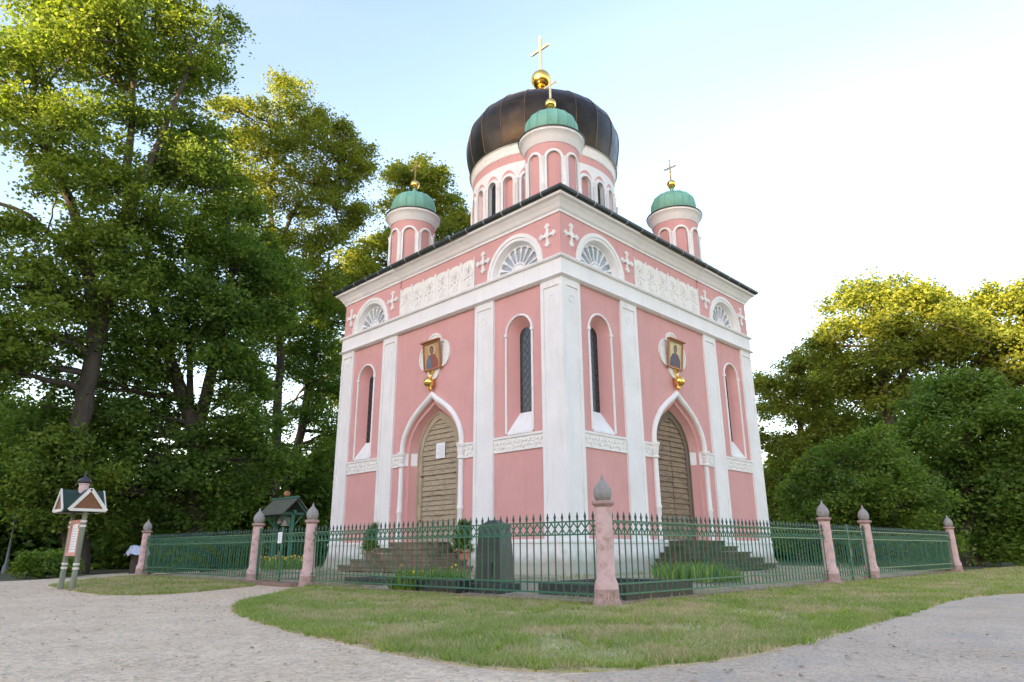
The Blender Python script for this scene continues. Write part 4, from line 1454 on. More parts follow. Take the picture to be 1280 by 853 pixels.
fence_panel('iron_fence', (FX0, FY1), (FX1, FY1), 'back fence section seen behind the church and through the bars beside it', 'fence', FGRP, bars=False)

# gate notice
gx = (GL1 + GL2) / 2
nm = MB()
nm.box((gx - 0.17, FY0 - 0.040, 1.0), (gx + 0.04, FY0 - 0.030, 1.27), 0)
for i in range(5):
    nm.box((gx - 0.14, FY0 - 0.0415, 1.05 + i * 0.04), (gx + (0.0 if i % 2 else -0.04), FY0 - 0.040, 1.058 + i * 0.04), 1)
tag(nm.build('paper_notice', [M['paper'], M['ink']], None, None, (gx, FY0 - 0.035, 1.1)), 'small white notice fixed to the green gate below the bell stand', 'notice')
sb = MB(); sb.box((GL2 + 0.05, FY0 - 0.42, -0.05), (GL1 - 0.05, FY0 + 0.05, 0.085))
tag(sb.build('brick_threshold', M['brickstep'], None, None, ((GL1 + GL2) / 2, FY0 - 0.2, 0), bevel=0.015), 'brick threshold step before the gate with the notice', 'step')


# ------------------------------------------------------------------ plants
def leaf_quads(P, size, tilt=0.7, aspect=0.62, rng=RNG):
    n = len(P)
    nrm = np.stack([rng.normal(0, tilt, n), rng.normal(0, tilt, n), np.ones(n)], 1)
    nrm /= np.linalg.norm(nrm, axis=1)[:, None]
    a = rng.uniform(0, 2 * PI, n)
    ref = np.stack([np.cos(a), np.sin(a), np.zeros(n)], 1)
    t = ref - nrm * (ref * nrm).sum(1)[:, None]
    t /= np.linalg.norm(t, axis=1)[:, None]
    b = np.cross(nrm, t)
    s = size * rng.uniform(0.5, 1.45, n)[:, None]
    V = np.zeros((n, 4, 3))
    droop = nrm * s * 0.18
    V[:, 0] = P - t * s * 0.5 - droop
    V[:, 1] = P + b * s * 0.5 * aspect + t * s * 0.08
    V[:, 2] = P + t * s * 0.5 - droop * 1.5
    V[:, 3] = P - b * s * 0.5 * aspect + t * s * 0.08
    return V


DENS = 2.6


def crown_points(lobes, leaf, dens=1.0, clump=0.55, rng=RNG):
    out = []
    for (c, r, sq_) in lobes:
        nc = max(4, int(dens * DENS * 9 * (r / clump) ** 2 * 0.33))
        u = rng.normal(0, 1, (nc, 3)); u /= np.linalg.norm(u, axis=1)[:, None]
        u[:, 2] = np.where(u[:, 2] < -0.35, -u[:, 2] * 0.5, u[:, 2])
        rad = r * (0.25 + 0.9 * rng.random(nc) ** 0.6)
        cc = np.array(c) + u * rad[:, None] * np.array([1, 1, sq_])
        k = np.maximum(8, (30 * (clump / 0.55) ** 2 * (0.22 / leaf) ** 2 * rng.uniform(0.5, 1.4, nc)).astype(int))
        idx = np.repeat(np.arange(nc), k)
        cr = clump * rng.uniform(0.6, 1.35, nc)
        o = rng.normal(0, 0.62, (len(idx), 3)) * cr[idx][:, None] * np.array([1, 1, 0.6])
        o[:, 2] -= (o[:, 0] ** 2 + o[:, 1] ** 2) * 0.35 / np.maximum(cr[idx], 0.2)
        out.append(cc[idx] + o)
    return np.concatenate(out)


def limb(mb, a, b, r0, r1, rng, sag=0.15, n=6):
    a = Vector(a); b = Vector(b)
    L = (b - a).length
    mid = a.lerp(b, 0.45) + Vector((rng.normal(0, 0.06) * L, rng.normal(0, 0.06) * L, sag * L * 0.5))
    pts = []; rs = []
    for i in range(n + 1):
        t = i / n
        p = a * (1 - t) ** 2 + mid * 2 * t * (1 - t) + b * t * t
        if 0 < i < n:
            p = p + Vector(rng.normal(0, 0.02, 3) * L)
        pts.append(p); rs.append(r0 + (r1 - r0) * t)
    mb.tube(pts, rs, 7, False)
    return pts


LEAF_K = 0.78


def tree(name, label, trunks, lobes_px, D, mat, leaf=0.24, dens=1.0, clump=0.6, seed=0, cat='tree', group=None, depth=1.0, tr=0.45, sq_=0.8, extra=()):
    """trunks: list of pixel paths [(px, py, radius m)], lobes: (px, py, rpx) at range D"""
    rng = np.random.default_rng(seed + 100)
    base = pix(trunks[0][0][0], trunks[0][0][1], D)
    root = empty(name, (base.x, base.y, 0), label, cat, group)
    mb = MB()
    tpts = []
    for ti, path in enumerate(trunks):
        off = 0.0 if ti == 0 else rng.normal(0, 0.4)
        pts = [pix(px, py, D + off * min(1, 0.3 * i)) for i, (px, py, r) in enumerate(path)]
        rs = [r for _, _, r in path]
        if path[0][1] > 620:
            pts[0].z = -0.2
            rs[0] *= 1.15
        sp = smooth_path([tuple(p) + (r,) for p, r in zip(pts, rs)], 4)
        sp = [(p[0] + rng.normal(0, 0.03), p[1] + rng.normal(0, 0.03), p[2], p[3]) for p in sp]
        mb.tube([p[:3] for p in sp], [max(p[3], 0.03) for p in sp], 10, False)
        tpts += [(Vector(p[:3]), p[3]) for p in sp]
    fw = Vector((CF.x, CF.y, 0)).normalized()
    lobes = []
    for (px, py, rp) in lobes_px:
        c0 = pix(px, py, D)
        r = rp * (c0 - CAM).dot(CF) / FPX
        jit = rng.normal(0, 0.5) * r
        for dd in ((-0.9, 0.8) if depth > 0.5 else (0,)):
            c = c0 + fw * (dd * r * depth + jit) + Vector(rng.normal(0, 0.12, 3)) * r
            # keep the same place in the view as the range changes
            k = (c - CAM).dot(fw) / max((c0 - CAM).dot(fw), 1)
            c.z = CAM.z + (c.z - CAM.z) * k
            rr = r * rng.uniform(0.85, 1.05)
            c.z = max(c.z, rr * sq_ * 0.8 + 0.1)
            lobes.append(((c.x, c.y, c.z), rr * 0.82, 0.95))
            for _ in range(4):
                dv = rng.normal(0, 1, 3); dv /= np.linalg.norm(dv)
                dv[2] *= 0.9
                r2 = rr * rng.uniform(0.22, 0.48)
                q2 = np.array(c) + dv * rr * rng.uniform(0.75, 1.12)
                if q2[2] > 0.8: lobes.append((tuple(q2), r2, 0.85))
            # limb from the nearest lower trunk point
            best = min(tpts, key=lambda q: (q[0] - c).length + max(0, q[0].z - c.z) * 3)
            L = (best[0] - c).length
            if L > 0.5:
                pp = limb(mb, best[0], c, min(best[1] * 0.6, 0.05 + 0.028 * L), 0.025, rng)
                for _ in range(3):
                    e = c + Vector(rng.normal(0, 0.5, 3)) * rr
                    limb(mb, pp[3], e, 0.03 + 0.008 * L, 0.012, rng, n=4)
    mb.build('trunk', M['bark'], root, 60, (base.x, base.y, 0))
    leaf = leaf * LEAF_K
    P = crown_points(lobes, leaf, dens * 0.78, clump * 0.85, rng)
    V = leaf_quads(P, leaf, 0.85, rng=rng)
    raw_mesh('crown', V, 4, mat, root, (base.x, base.y, 0))
    return len(P)


NL = 0
TG = 'park trees round the church'
NL += tree('lime_tree', 'tallest tree with a leaning dark trunk behind the roofed sign, its top sunlit', [
    [(98, 705, 0.46), (95, 600, 0.40), (104, 510, 0.37), (120, 430, 0.32), (140, 350, 0.27), (158, 260, 0.26), (160, 190, 0.18), (170, 60, 0.08)],
    [(120, 430, 0.36), (110, 330, 0.26), (80, 230, 0.18), (40, 150, 0.1)],
    [(150, 300, 0.22), (190, 200, 0.15), (235, 90, 0.08)],
    [(118, 350, 0.14), (74, 304, 0.12), (36, 270, 0.10), (0, 255, 0.075), (-35, 249, 0.05)],
    [(60, 292, 0.04), (66, 262, 0.03), (76, 232, 0.015)]],
    [(55, 20, 48), (110, -15, 52), (165, 5, 58), (215, 25, 42), (258, 40, 30), (272, 75, 20), (25, 70, 36), (70, 95, 46), (120, 70, 52), (175, 85, 52), (228, 95, 34), (30, 140, 38), (90, 165, 42), (140, 150, 40), (200, 150, 32), (55, 205, 30), (115, 235, 40), (180, 220, 44), (235, 190, 36), (255, 230, 36), (215, 275, 46), (160, 300, 46), (105, 320, 44), (60, 350, 46), (15, 340, 42), (25, 395, 50), (80, 400, 46), (160, 370, 46), (0, 450, 40), (45, 455, 28), (20, 280, 14), (120, -70, 60), (190, -60, 50), (50, -60, 50), (95, 555, 32), (70, 610, 34), (128, 600, 32), (95, 650, 30)],
    33, M['leaf'], 0.23, 0.78, 0.6, 1, group=TG, tr=0.5)
NL += tree('lime_tree', 'broad dark tree with forked trunk behind the far fence section', [
    [(236, 705, 0.50), (243, 600, 0.42), (243, 540, 0.38), (215, 460, 0.28), (190, 380, 0.2), (185, 300, 0.12)],
    [(243, 560, 0.34), (262, 480, 0.27), (280, 400, 0.2), (290, 320, 0.12), (280, 240, 0.06)],
    [(238, 545, 0.2), (238, 470, 0.15), (232, 400, 0.1)]],
    [(240, 215, 26), (275, 270, 40), (305, 310, 40), (330, 330, 26), (245, 320, 46), (205, 350, 42), (290, 370, 44), (250, 400, 46), (320, 400, 34), (200, 420, 42), (160, 430, 40), (285, 450, 36), (180, 480, 40), (310, 470, 24), (210, 530, 38), (150, 520, 36), (110, 480, 28), (120, 560, 46), (70, 540, 40), (20, 520, 36), (170, 590, 46), (260, 580, 34), (220, 600, 42), (60, 600, 44), (10, 590, 40), (110, 620, 42), (160, 650, 36), (210, 650, 32), (290, 610, 26), (270, 640, 28), (300, 505, 30), (280, 545, 30), (325, 530, 22), (335, 575, 24), (305, 560, 24), (250, 170, 20), (225, 180, 22), (270, 215, 28), (350, 350, 26), (345, 390, 26)],
    35, M['leaf_dark'], 0.24, 0.95, 0.62, 2, group=TG, tr=0.5)
NL += tree('tall_tree', 'airy tall tree with a slim upright trunk behind the bell stand', [
    [(342, 690, 0.32), (344, 600, 0.28), (346, 520, 0.25), (350, 440, 0.22), (345, 340, 0.18), (338, 250, 0.14), (345, 180, 0.09), (350, 120, 0.04)],
    [(345, 330, 0.16), (365, 270, 0.12), (395, 235, 0.08), (425, 225, 0.04)],
    [(347, 370, 0.12), (385, 330, 0.10), (420, 305, 0.06), (435, 290, 0.03)]],
    [(348, 118, 26), (325, 145, 26), (370, 150, 28), (300, 175, 22), (345, 185, 34), (395, 180, 26), (425, 185, 20), (450, 190, 13), (310, 220, 30), (365, 225, 34), (405, 220, 28), (440, 222, 18), (330, 265, 34), (385, 265, 26), (420, 250, 22), (360, 300, 26), (320, 320, 36), (420, 290, 16), (440, 275, 12), (400, 300, 14), (340, 360, 40), (310, 400, 36), (375, 370, 30), (345, 420, 26), (300, 455, 20), (330, 480, 18), (290, 130, 14), (405, 150, 16), (430, 165, 12), (455, 210, 12), (455, 260, 12), (395, 330, 22), (415, 360, 20)],
    41, M['leaf_lit'], 0.22, 0.55, 0.6, 3, group=TG, tr=0.3)
NL += tree('leaning_tree', 'slender tree leaning towards the church beside the upright slim trunk', [
    [(357, 690, 0.30), (362, 610, 0.28), (376, 540, 0.26), (391, 450, 0.22), (402, 380, 0.16), (412, 320, 0.08)]],
    [(405, 375, 34), (430, 400, 30), (385, 410, 28), (420, 440, 34), (395, 470, 30), (425, 490, 30), (400, 520, 28), (428, 545, 28), (405, 575, 26), (425, 600, 28), (400, 620, 26), (370, 440, 20), (330, 560, 20), (320, 600, 24)],
    44, M['leaf_dark'], 0.24, 0.8, 0.6, 4, group=TG, tr=0.3)
NL += tree('maple_tree', 'bright green tree whose crown rises behind the far green cupola', [
    [(500, 690, 0.4), (505, 560, 0.35), (515, 440, 0.28), (525, 340, 0.2), (528, 260, 0.12), (526, 210, 0.05)]],
    [(528, 208, 18), (505, 222, 16), (550, 225, 16), (490, 215, 9), (530, 240, 24), (560, 255, 16), (500, 260, 22), (575, 278, 14), (590, 285, 12), (550, 285, 26), (585, 305, 20), (500, 300, 26), (470, 310, 24), (445, 330, 22), (430, 350, 16), (460, 345, 28), (440, 380, 24), (520, 320, 30)],
    48, M['leaf_lit'], 0.30, 1.0, 0.7, 5, group=TG)
# right side
NL += tree('oak_tree', 'sunlit oak whose top is highest of the trees beside the grey path', [
    [(1122, 690, 0.45), (1116, 590, 0.38), (1108, 500, 0.3), (1098, 420, 0.2), (1095, 370, 0.08)],
    [(1110, 520, 0.25), (1140, 440, 0.16), (1160, 380, 0.06)]],
    [(1088, 368, 24), (1060, 385, 24), (1120, 375, 26), (1150, 375, 22), (1045, 415, 24), (1085, 415, 32), (1130, 415, 32), (1165, 400, 26), (1050, 450, 26), (1095, 455, 30), (1140, 450, 28), (1075, 490, 26), (1110, 500, 28), (1025, 430, 10), (1170, 440, 26)],
    50, M['leaf_lit'], 0.30, 0.95, 0.7, 6, group=TG)
NL += tree('oak_tree', 'sunlit oak with a broad top behind the dark maple beside the grey path', [
    [(1240, 690, 0.45), (1236, 590, 0.38), (1232, 500, 0.32), (1228, 420, 0.2)],
    [(1232, 500, 0.22), (1265, 430, 0.15), (1290, 385, 0.06)]],
    [(1205, 380, 24), (1240, 372, 24), (1270, 382, 26), (1300, 385, 28), (1190, 410, 26), (1225, 415, 30), (1265, 425, 32), (1305, 430, 32), (1200, 445, 28), (1290, 465, 34), (1250, 460, 28), (1340, 420, 40), (1330, 480, 40), (1172, 392, 24), (1180, 425, 26), (1160, 445, 26), (1192, 475, 28), (1145, 485, 26)],
    53, M['leaf_lit'], 0.30, 0.95, 0.7, 7, group=TG)
NL += tree('maple_tree', 'dark green rounded maple shading the grass at the end of the grey path', [
    [(1212, 700, 0.42), (1208, 620, 0.36), (1206, 550, 0.28), (1200, 490, 0.14)],
    [(1208, 600, 0.22), (1240, 540, 0.14), (1255, 490, 0.06)],
    [(1207, 590, 0.2), (1170, 540, 0.14), (1155, 510, 0.06)]],
    [(1185, 485, 24), (1220, 482, 26), (1255, 495, 24), (1155, 505, 24), (1195, 520, 32), (1240, 525, 32), (1280, 520, 30), (1145, 540, 26), (1180, 560, 30), (1225, 565, 34), (1270, 565, 34), (1155, 590, 26), (1200, 600, 30), (1250, 610, 36), (1290, 620, 36), (1215, 640, 30), (1265, 655, 34), (1225, 675, 24), (1300, 670, 40), (1190, 640, 14), (1255, 690, 26), (1220, 695, 20)],
    40, M['leaf_dark'], 0.25, 0.95, 0.62, 8, group=TG)
NL += tree('oak_tree', 'pale airy tree beside the church edge beyond the fence', [
    [(1000, 690, 0.35), (1002, 600, 0.3), (1000, 530, 0.2), (985, 470, 0.08)]],
    [(962, 478, 14), (985, 485, 18), (1010, 480, 14), (960, 510, 20), (995, 515, 24), (1030, 500, 20), (955, 550, 20), (985, 560, 24), (1025, 545, 26), (1050, 530, 22), (1035, 455, 20), (1010, 450, 18), (990, 462, 16), (950, 480, 14), (960, 600, 22), (985, 620, 24), (1020, 590, 26), (960, 640, 20)],
    54, M['leaf_lit'], 0.28, 0.9, 0.65, 9, group=TG)
NL += tree('hazel_tree', 'low spreading green tree behind the fence between church and maple', [
    [(1070, 705, 0.18), (1065, 650, 0.15), (1050, 600, 0.08)],
    [(1070, 690, 0.15), (1090, 640, 0.12), (1105, 590, 0.06)],
    [(1070, 690, 0.14), (1030, 650, 0.1), (1010, 630, 0.05)]],
    [(1055, 570, 18), (1095, 545, 16), (1088, 580, 26), (1125, 575, 18), (1140, 600, 18), (1020, 590, 16), (990, 615, 14), (1030, 615, 24), (1060, 625, 36), (1100, 620, 36), (1135, 625, 28), (1000, 645, 28), (1035, 655, 34), (1080, 660, 36), (1120, 660, 32), (985, 670, 24), (1020, 680, 30), (1145, 665, 22), (1165, 680, 18), (1060, 690, 30), (1100, 690, 30), (1140, 695, 24)],
    33, M['leaf_bush'], 0.19, 0.72, 0.5, 10, group=TG)

NL += tree('far_tree', 'distant pale green tree filling the gap between the church edge and the oaks', [
    [(1045, 690, 0.35), (1045, 600, 0.3), (1040, 500, 0.2)]],
    [(1000, 500, 26), (1035, 470, 26), (1070, 480, 30), (1020, 530, 34), (1060, 530, 36), (1100, 540, 36), (1000, 570, 32), (1040, 580, 36), (1080, 580, 36), (1130, 560, 36), (975, 600, 30), (1160, 530, 30), (1170, 600, 36), (960, 640, 28), (1010, 640, 34)],
    62, M['leaf'], 0.34, 0.8, 0.8, 12, group=TG)
NL += tree('far_tree', 'distant dark tree closing the view between the forked tree and the church', [
    [(330, 690, 0.35), (328, 600, 0.3), (325, 540, 0.2)]],
    [(300, 590, 26), (335, 600, 30), (370, 590, 28), (400, 600, 30), (310, 640, 32), (350, 645, 30), (390, 640, 30), (425, 640, 26), (420, 560, 26), (430, 500, 24), (425, 450, 24), (280, 560, 22)],
    56, M['leaf'], 0.32, 0.9, 0.7, 13, group=TG)
NL += tree('far_tree', 'distant dark tree at the picture edge beyond the street lamp', [
    [(-20, 690, 0.35), (-20, 600, 0.3), (-20, 520, 0.2)]],
    [(-40, 520, 30), (0, 530, 30), (-30, 570, 36), (20, 580, 34), (60, 600, 34), (-20, 630, 36), (30, 640, 34), (75, 650, 28), (-60, 620, 40), (-50, 470, 36), (-40, 430, 34)],
    46, M['leaf_dark'], 0.28, 1.0, 0.7, 14, group=TG)


# understorey and far woods
def mass(name, label, pts, leaf, mat, n, rng, kind='stuff'):
    """pts: list of (x, y, z, r) balls filled with leaf clumps"""
    lobes = [((x, y, z), r, 0.9) for x, y, z, r in pts]
    P = crown_points(lobes, leaf, n, 0.8, rng)
    P = P[P[:, 2] > 0.02]
    return tag(raw_mesh(name, leaf_quads(P, leaf, 0.9, rng=rng), 4, mat), label, 'woods', None, kind)


rng = np.random.default_rng(5)
pts = []
for px in range(-120, 440, 16):
    D = 44 + rng.uniform(-3, 6)
    p = pix(px, 690, D)
    hgt = rng.uniform(2.5, 5.0) if px < 300 else rng.uniform(3, 6)
    for z in np.arange(0.8, hgt, 1.4):
        pts.append((p.x + rng.normal(0, .5), p.y + rng.normal(0, .5), z, rng.uniform(1.3, 1.9)))
mass('undergrowth', 'dark shrubby undergrowth below the tall trees beyond the far fence', pts, 0.36, M['leaf_dark'], 0.9, rng)
pts = []
for px in range(900, 1420, 15):
    D = 58 + rng.uniform(-3, 6)
    p = pix(px, 690, D)
    hgt = rng.uniform(4, 9)
    for z in np.arange(0.8, hgt, 1.8):
        pts.append((p.x + rng.normal(0, .5), p.y + rng.normal(0, .5), z, rng.uniform(1.6, 2.4)))
mass('undergrowth', 'dark undergrowth below the sunlit oaks beyond the fence', pts, 0.42, M['leaf_dark'], 0.9, rng)
# woods behind the viewpoint, which keep the low sun off the ground
pts = []
for x in np.arange(-95, 95, 3.3):
    y = -102 + rng.uniform(-5, 5)
    top = rng.uniform(22.5, 24.5) + (5.0 if -7 < x < 21 else 0)
    for z in np.arange(1.5, top - 1, 2.7):
        pts.append((x + rng.normal(0, .8), y + rng.normal(0, 1.5), z, rng.uniform(2.2, 3.2)))
lobes = [(p[:3], p[3], 0.9) for p in pts]
P = crown_points(lobes, 0.9, 4.0, 1.3, rng)
tag(raw_mesh('woods', leaf_quads(P, 0.95, 0.9, rng=rng), 4, M['leaf_dark']), 'tall dense park woods on the evening sun side of the church', 'woods', None, 'stuff')


def bush(name, label, c, rx, h, mat, leaf=0.12, n=1.0, seed=0, cat='shrub', group=None, nst=6):
    rng = np.random.default_rng(seed + 50)
    root = empty(name, (c[0], c[1], c[2]), label, cat, group)
    lobes = []
    for i in range(9):
        a = rng.uniform(0, 2 * PI); q = rng.uniform(0, 0.65) * rx
        lobes.append(((c[0] + q * math.cos(a), c[1] + q * math.sin(a), c[2] + h * rng.uniform(0.3, 0.72)), rx * rng.uniform(0.35, 0.5), h / rx * 0.62))
    P = crown_points(lobes, leaf, n, max(0.16, rx * 0.22), rng)
    P = P[P[:, 2] > c[2] + 0.02]
    raw_mesh('foliage', leaf_quads(P, leaf, 0.8, rng=rng), 4, mat, root, c)
    st = MB()
    for i in range(nst):
        a = rng.uniform(0, 2 * PI)
        st.tube([c, (c[0] + rx * 0.5 * math.cos(a), c[1] + rx * 0.5 * math.sin(a), c[2] + h * 0.6)], [0.02, 0.008], 5, False)
    st.build('stem', M['bark'], root, None, c)


p = pix(52, 712, 28.5)
bush('laurel_shrub', 'bright green low shrub beside the roofed sign at the gravel edge', (p.x, p.y, 0), 1.15, 0.85, M['leaf_bush'], 0.13, 1.3, 1)
p = pix(215, 700, 34)
bush('garden_shrub', 'dark shrub behind the far fence section near the forked trunk', (p.x, p.y, 0), 1.6, 1.5, M['leaf_bush'], 0.15, 1.0, 3)
p = pix(290, 700, 36)
bush('garden_shrub', 'leafy shrub behind the far fence section, close to the bell stand', (p.x, p.y, 0), 1.7, 1.7, M['leaf_bush'], 0.15, 1.0, 4)


def sword_plant(name, label, c, rx, h, n, seed, flowers=0, group=None, cat='plant'):
    rng = np.random.default_rng(seed)
    root = empty(name, c, label, cat, group)
    a = rng.uniform(0, 2 * PI, n); q = np.sqrt(rng.random(n)) * rx
    b = np.stack([c[0] + q * np.cos(a), c[1] + q * np.sin(a), np.full(n, c[2])], 1)
    hh = h * rng.uniform(0.55, 1.1, n)
    lean = rng.normal(0, 0.38, (n, 2)) * hh[:, None]
    w = rng.uniform(0.012, 0.022, n); t = rng.uniform(0, 2 * PI, n)
    V = np.zeros((n, 4, 3))
    dx = np.stack([np.cos(t) * w, np.sin(t) * w, np.zeros(n)], 1)
    V[:, 0] = b - dx; V[:, 1] = b + dx
    mid = b + np.stack([lean[:, 0] * 0.4, lean[:, 1] * 0.4, hh * 0.65], 1)
    V[:, 2] = mid + dx * 0.9; V[:, 3] = mid - dx * 0.9
    V2 = np.zeros((n, 3, 3))
    V2[:, 0] = V[:, 3]; V2[:, 1] = V[:, 2]; V2[:, 2] = b + np.stack([lean[:, 0], lean[:, 1], hh], 1)
    me_v = MB()
    for i in range(n):
        me_v.add([V[i, 0], V[i, 1], V[i, 2], V[i, 3], V2[i, 2]], [(0, 1, 2, 3), (3, 2, 4)])
    me_v.build('leaves', M['leaf_iris'], root, None, c)
    if flowers:
        fb = MB()
        for i in range(flowers):
            aa = rng.uniform(0, 2 * PI); qq = math.sqrt(rng.random()) * rx
            fb.sphere((c[0] + qq * math.cos(aa), c[1] + qq * math.sin(aa), c[2] + h * rng.uniform(0.7, 1.1)), 0.03, 6)
        fb.build('flowers', M['flower_y'], root, None, c)


def hz(x, y): return court_h(x, y)


for i, (px, py, rx, h, n, fl, lab) in enumerate((
        (520, 733, 0.75, 0.45, 420, 5, 'dense sword-leaved clump before the tan door steps, beside the gravestone kerb'),
        (560, 731, 0.42, 0.30, 160, 4, 'smaller sword-leaved clump touching the gravestone kerb'),
        (862, 728, 0.80, 0.42, 420, 0, 'dense sword-leaved clump before the dark mossy steps'),
        (905, 727, 0.45, 0.34, 150, 0, 'smaller sword-leaved clump at the edge of the dark mossy steps'))):
    x, y = gpix(px, py, 0.1)
    y = max(y, FY0 + 0.3 + rx * 0.6) if i < 2 else y
    x = min(x, FX1 - 0.3 - rx * 0.6)
    sword_plant('iris_plant', lab, (x, y, hz(x, y) - 0.02), rx, h, n, 30 + i, fl, 'sword-leaved plants in the courtyard')
x, y = gpix(352, 716, 0.15)
x, y = -7.0, -6.6
sword_plant('flower_bed', 'bed of yellow flowers below the bell stand, seen through the gate', (x, y, hz(x, y)), 0.8, 0.42, 260, 41, 60, None, 'flowers')


def tufts():
    n = 9000
    q = np.stack([RNG.uniform(FX0 + .1, FX1 - .1, n * 2), RNG.uniform(FY0 + .1, FY1 - .1, n * 2)], 1)
    f = np.sin(q[:, 0] * 1.7 + np.sin(q[:, 1] * 1.3)) * np.cos(q[:, 1] * 2.1) + RNG.normal(0, 0.5, len(q))
    near = np.minimum(np.minimum(q[:, 0] - FX0, FX1 - q[:, 0]), np.minimum(q[:, 1] - FY0, FY1 - q[:, 1])) < 0.35
    q = q[(f > 0.45) | near][:n]
    k = len(q)
    z = np.array([court_h(a, b) for a, b in q])
    a = RNG.uniform(0, 2 * PI, k); h = RNG.uniform(0.05, 0.16, k); w = 0.009
    V = np.zeros((k, 3, 3))
    V[:, 0] = np.stack([q[:, 0] - w * np.cos(a), q[:, 1] - w * np.sin(a), z], 1)
    V[:, 1] = np.stack([q[:, 0] + w * np.cos(a), q[:, 1] + w * np.sin(a), z], 1)
    V[:, 2] = np.stack([q[:, 0] + RNG.normal(0, .5, k) * h, q[:, 1] + RNG.normal(0, .5, k) * h, z + h], 1)
    return V


tag(raw_mesh('grass', tufts(), 3, M['grass']), 'grass tufts on the sandy ground inside the fence', 'grass', None, 'stuff')

# ------------------------------------------------------------------ graves
gx, gy = 5.72, -8.95
gz0 = hz(gx, gy)
ob = empty('gravestone', (gx, gy, gz0), 'dark green granite gravestone tapering to a low pyramid top behind the fence', 'gravestone')
mb = MB()


def frus(mb, x0, x1, y0, y1, z0, z1, tx, ty, mi=0):
    mb.hexa([(x0, y0, z0), (x1, y0, z0), (x1, y1, z0), (x0, y1, z0), (x0 + tx, y0 + ty, z1), (x1 - tx, y0 + ty, z1), (x1 - tx, y1 - ty, z1), (x0 + tx, y1 - ty, z1)], mi)


frus(mb, gx - 0.36, gx + 0.36, gy - 0.20, gy + 0.20, gz0 + 0.16, gz0 + 1.22, 0.075, 0.045)
frus(mb, gx - 0.284, gx + 0.284, gy - 0.154, gy + 0.154, gz0 + 1.22, gz0 + 1.31, 0.20, 0.10)
mb.build('shaft', M['granite'], ob, None, (gx, gy, gz0), bevel=0.008)
mb = MB(); mb.box((gx - 0.43, gy - 0.27, gz0 - 0.1), (gx + 0.43, gy + 0.27, gz0 + 0.16))
mb.build('base', M['granite'], ob, None, (gx, gy, gz0), bevel=0.008)
mb = MB(); mb.box((gx - 0.16, gy - 0.205, gz0 + 0.30), (gx + 0.14, gy - 0.17, gz0 + 0.52))
mb.build('plaque', M['granite2'], ob, None, (gx, gy, gz0))


def kerb_grave(label, x0, x1, y0, y1, h, slab=False):
    cx_, cy_ = (x0 + x1) / 2, (y0 + y1) / 2
    z0 = hz(cx_, cy_) - 0.05
    z1 = z0 + h
    rt = empty('grave_kerb', (cx_, cy_, z0), label, 'grave', 'dark stone grave surrounds inside the fence')
    mb = MB(); t = 0.12
    mb.box((x0, y0, z0 - 0.1), (x1, y0 + t, z1)); mb.box((x0, y1 - t, z0 - 0.1), (x1, y1, z1))
    mb.box((x0, y0 + t, z0 - 0.1), (x0 + t, y1 - t, z1 - 0.003)); mb.box((x1 - t, y0 + t, z0 - 0.1), (x1, y1 - t, z1 - 0.003))
    mb.build('kerb_frame', M['granite2'], rt, None, (cx_, cy_, z0), bevel=0.008)
    mb = MB()
    mb.box((x0 + t, y0 + t, z0 - 0.1), (x1 - t, y1 - t, z1 - (0.03 if slab else 0.09)))
    mb.build('grave_slab' if slab else 'grave_bed', M['granite2'] if slab else M['soil'], rt, None, (cx_, cy_, z0))


kerb_grave('long dark grave surround joined to the green gravestone', 3.25, 5.25, -9.5, -8.55, 0.26)
kerb_grave('dark grave surround beside the corner pillar', 6.85, 8.75, -8.95, -6.9, 0.24)
kerb_grave('flat dark grave slab nearest the gate with the notice', 0.4, 2.0, -8.9, -7.7, 0.14, True)


# ------------------------------------------------------------------ terracotta pots
def pot(label, x, y, z, s, h, seed, tall):
    rt = empty('potted_plant', (x, y, z), label, 'potted plant', 'terracotta pots beside the tan door steps')
    mb = MB(); mb.lathe([(0.17, 0), (0.19, 0.02), (0.17, 0.05), (0.23, 0.40), (0.27, 0.42), (0.27, 0.48), (0.23, 0.48), (0.2, 0.42)], (x, y, z), 20, s)
    mb.build('pot', M['terracotta'], rt, 40, (x, y, z))
    rng = np.random.default_rng(seed)
    lobes = []
    nL = 7 if tall else 5
    for i in range(nL):
        t = i / (nL - 1)
        lobes.append(((x + rng.normal(0, .03), y + rng.normal(0, .03), z + 0.5 * s + t * h), (0.22 * (1 - 0.55 * t) + 0.04) * s, 1.0))
    P = crown_points(lobes, 0.06, 1.0, 0.10, rng)
    raw_mesh('foliage', leaf_quads(P, 0.07, 0.9, rng=rng), 4, M['leaf_bush'], rt, (x, y, z))
    fb = MB()
    for i in range(34):
        a = rng.uniform(0, 2 * PI)
        fb.sphere((x + 0.27 * s * math.cos(a) * rng.uniform(.7, 1.15), y + 0.27 * s * math.sin(a) * rng.uniform(.7, 1.15), z + (0.48 + rng.uniform(-.05, .12)) * s), 0.026, 6)
    fb.build('flowers', M['flower_w'], rt, None, (x, y, z))


e_ = 1.55
q = gpix(583, 716, 0.21)
pot('terracotta pot with bushy plant and pale flowers next to the green gravestone', q[0], q[1], hz(q[0], q[1]), 1.3, 0.66, 3, True)
q = gpix(463, 708, 0.33)
pot('smaller terracotta pot with tall foliage on the far side of the tan door steps', q[0], q[1], hz(q[0], q[1]) + 0.12, 0.95, 0.75, 4, True)

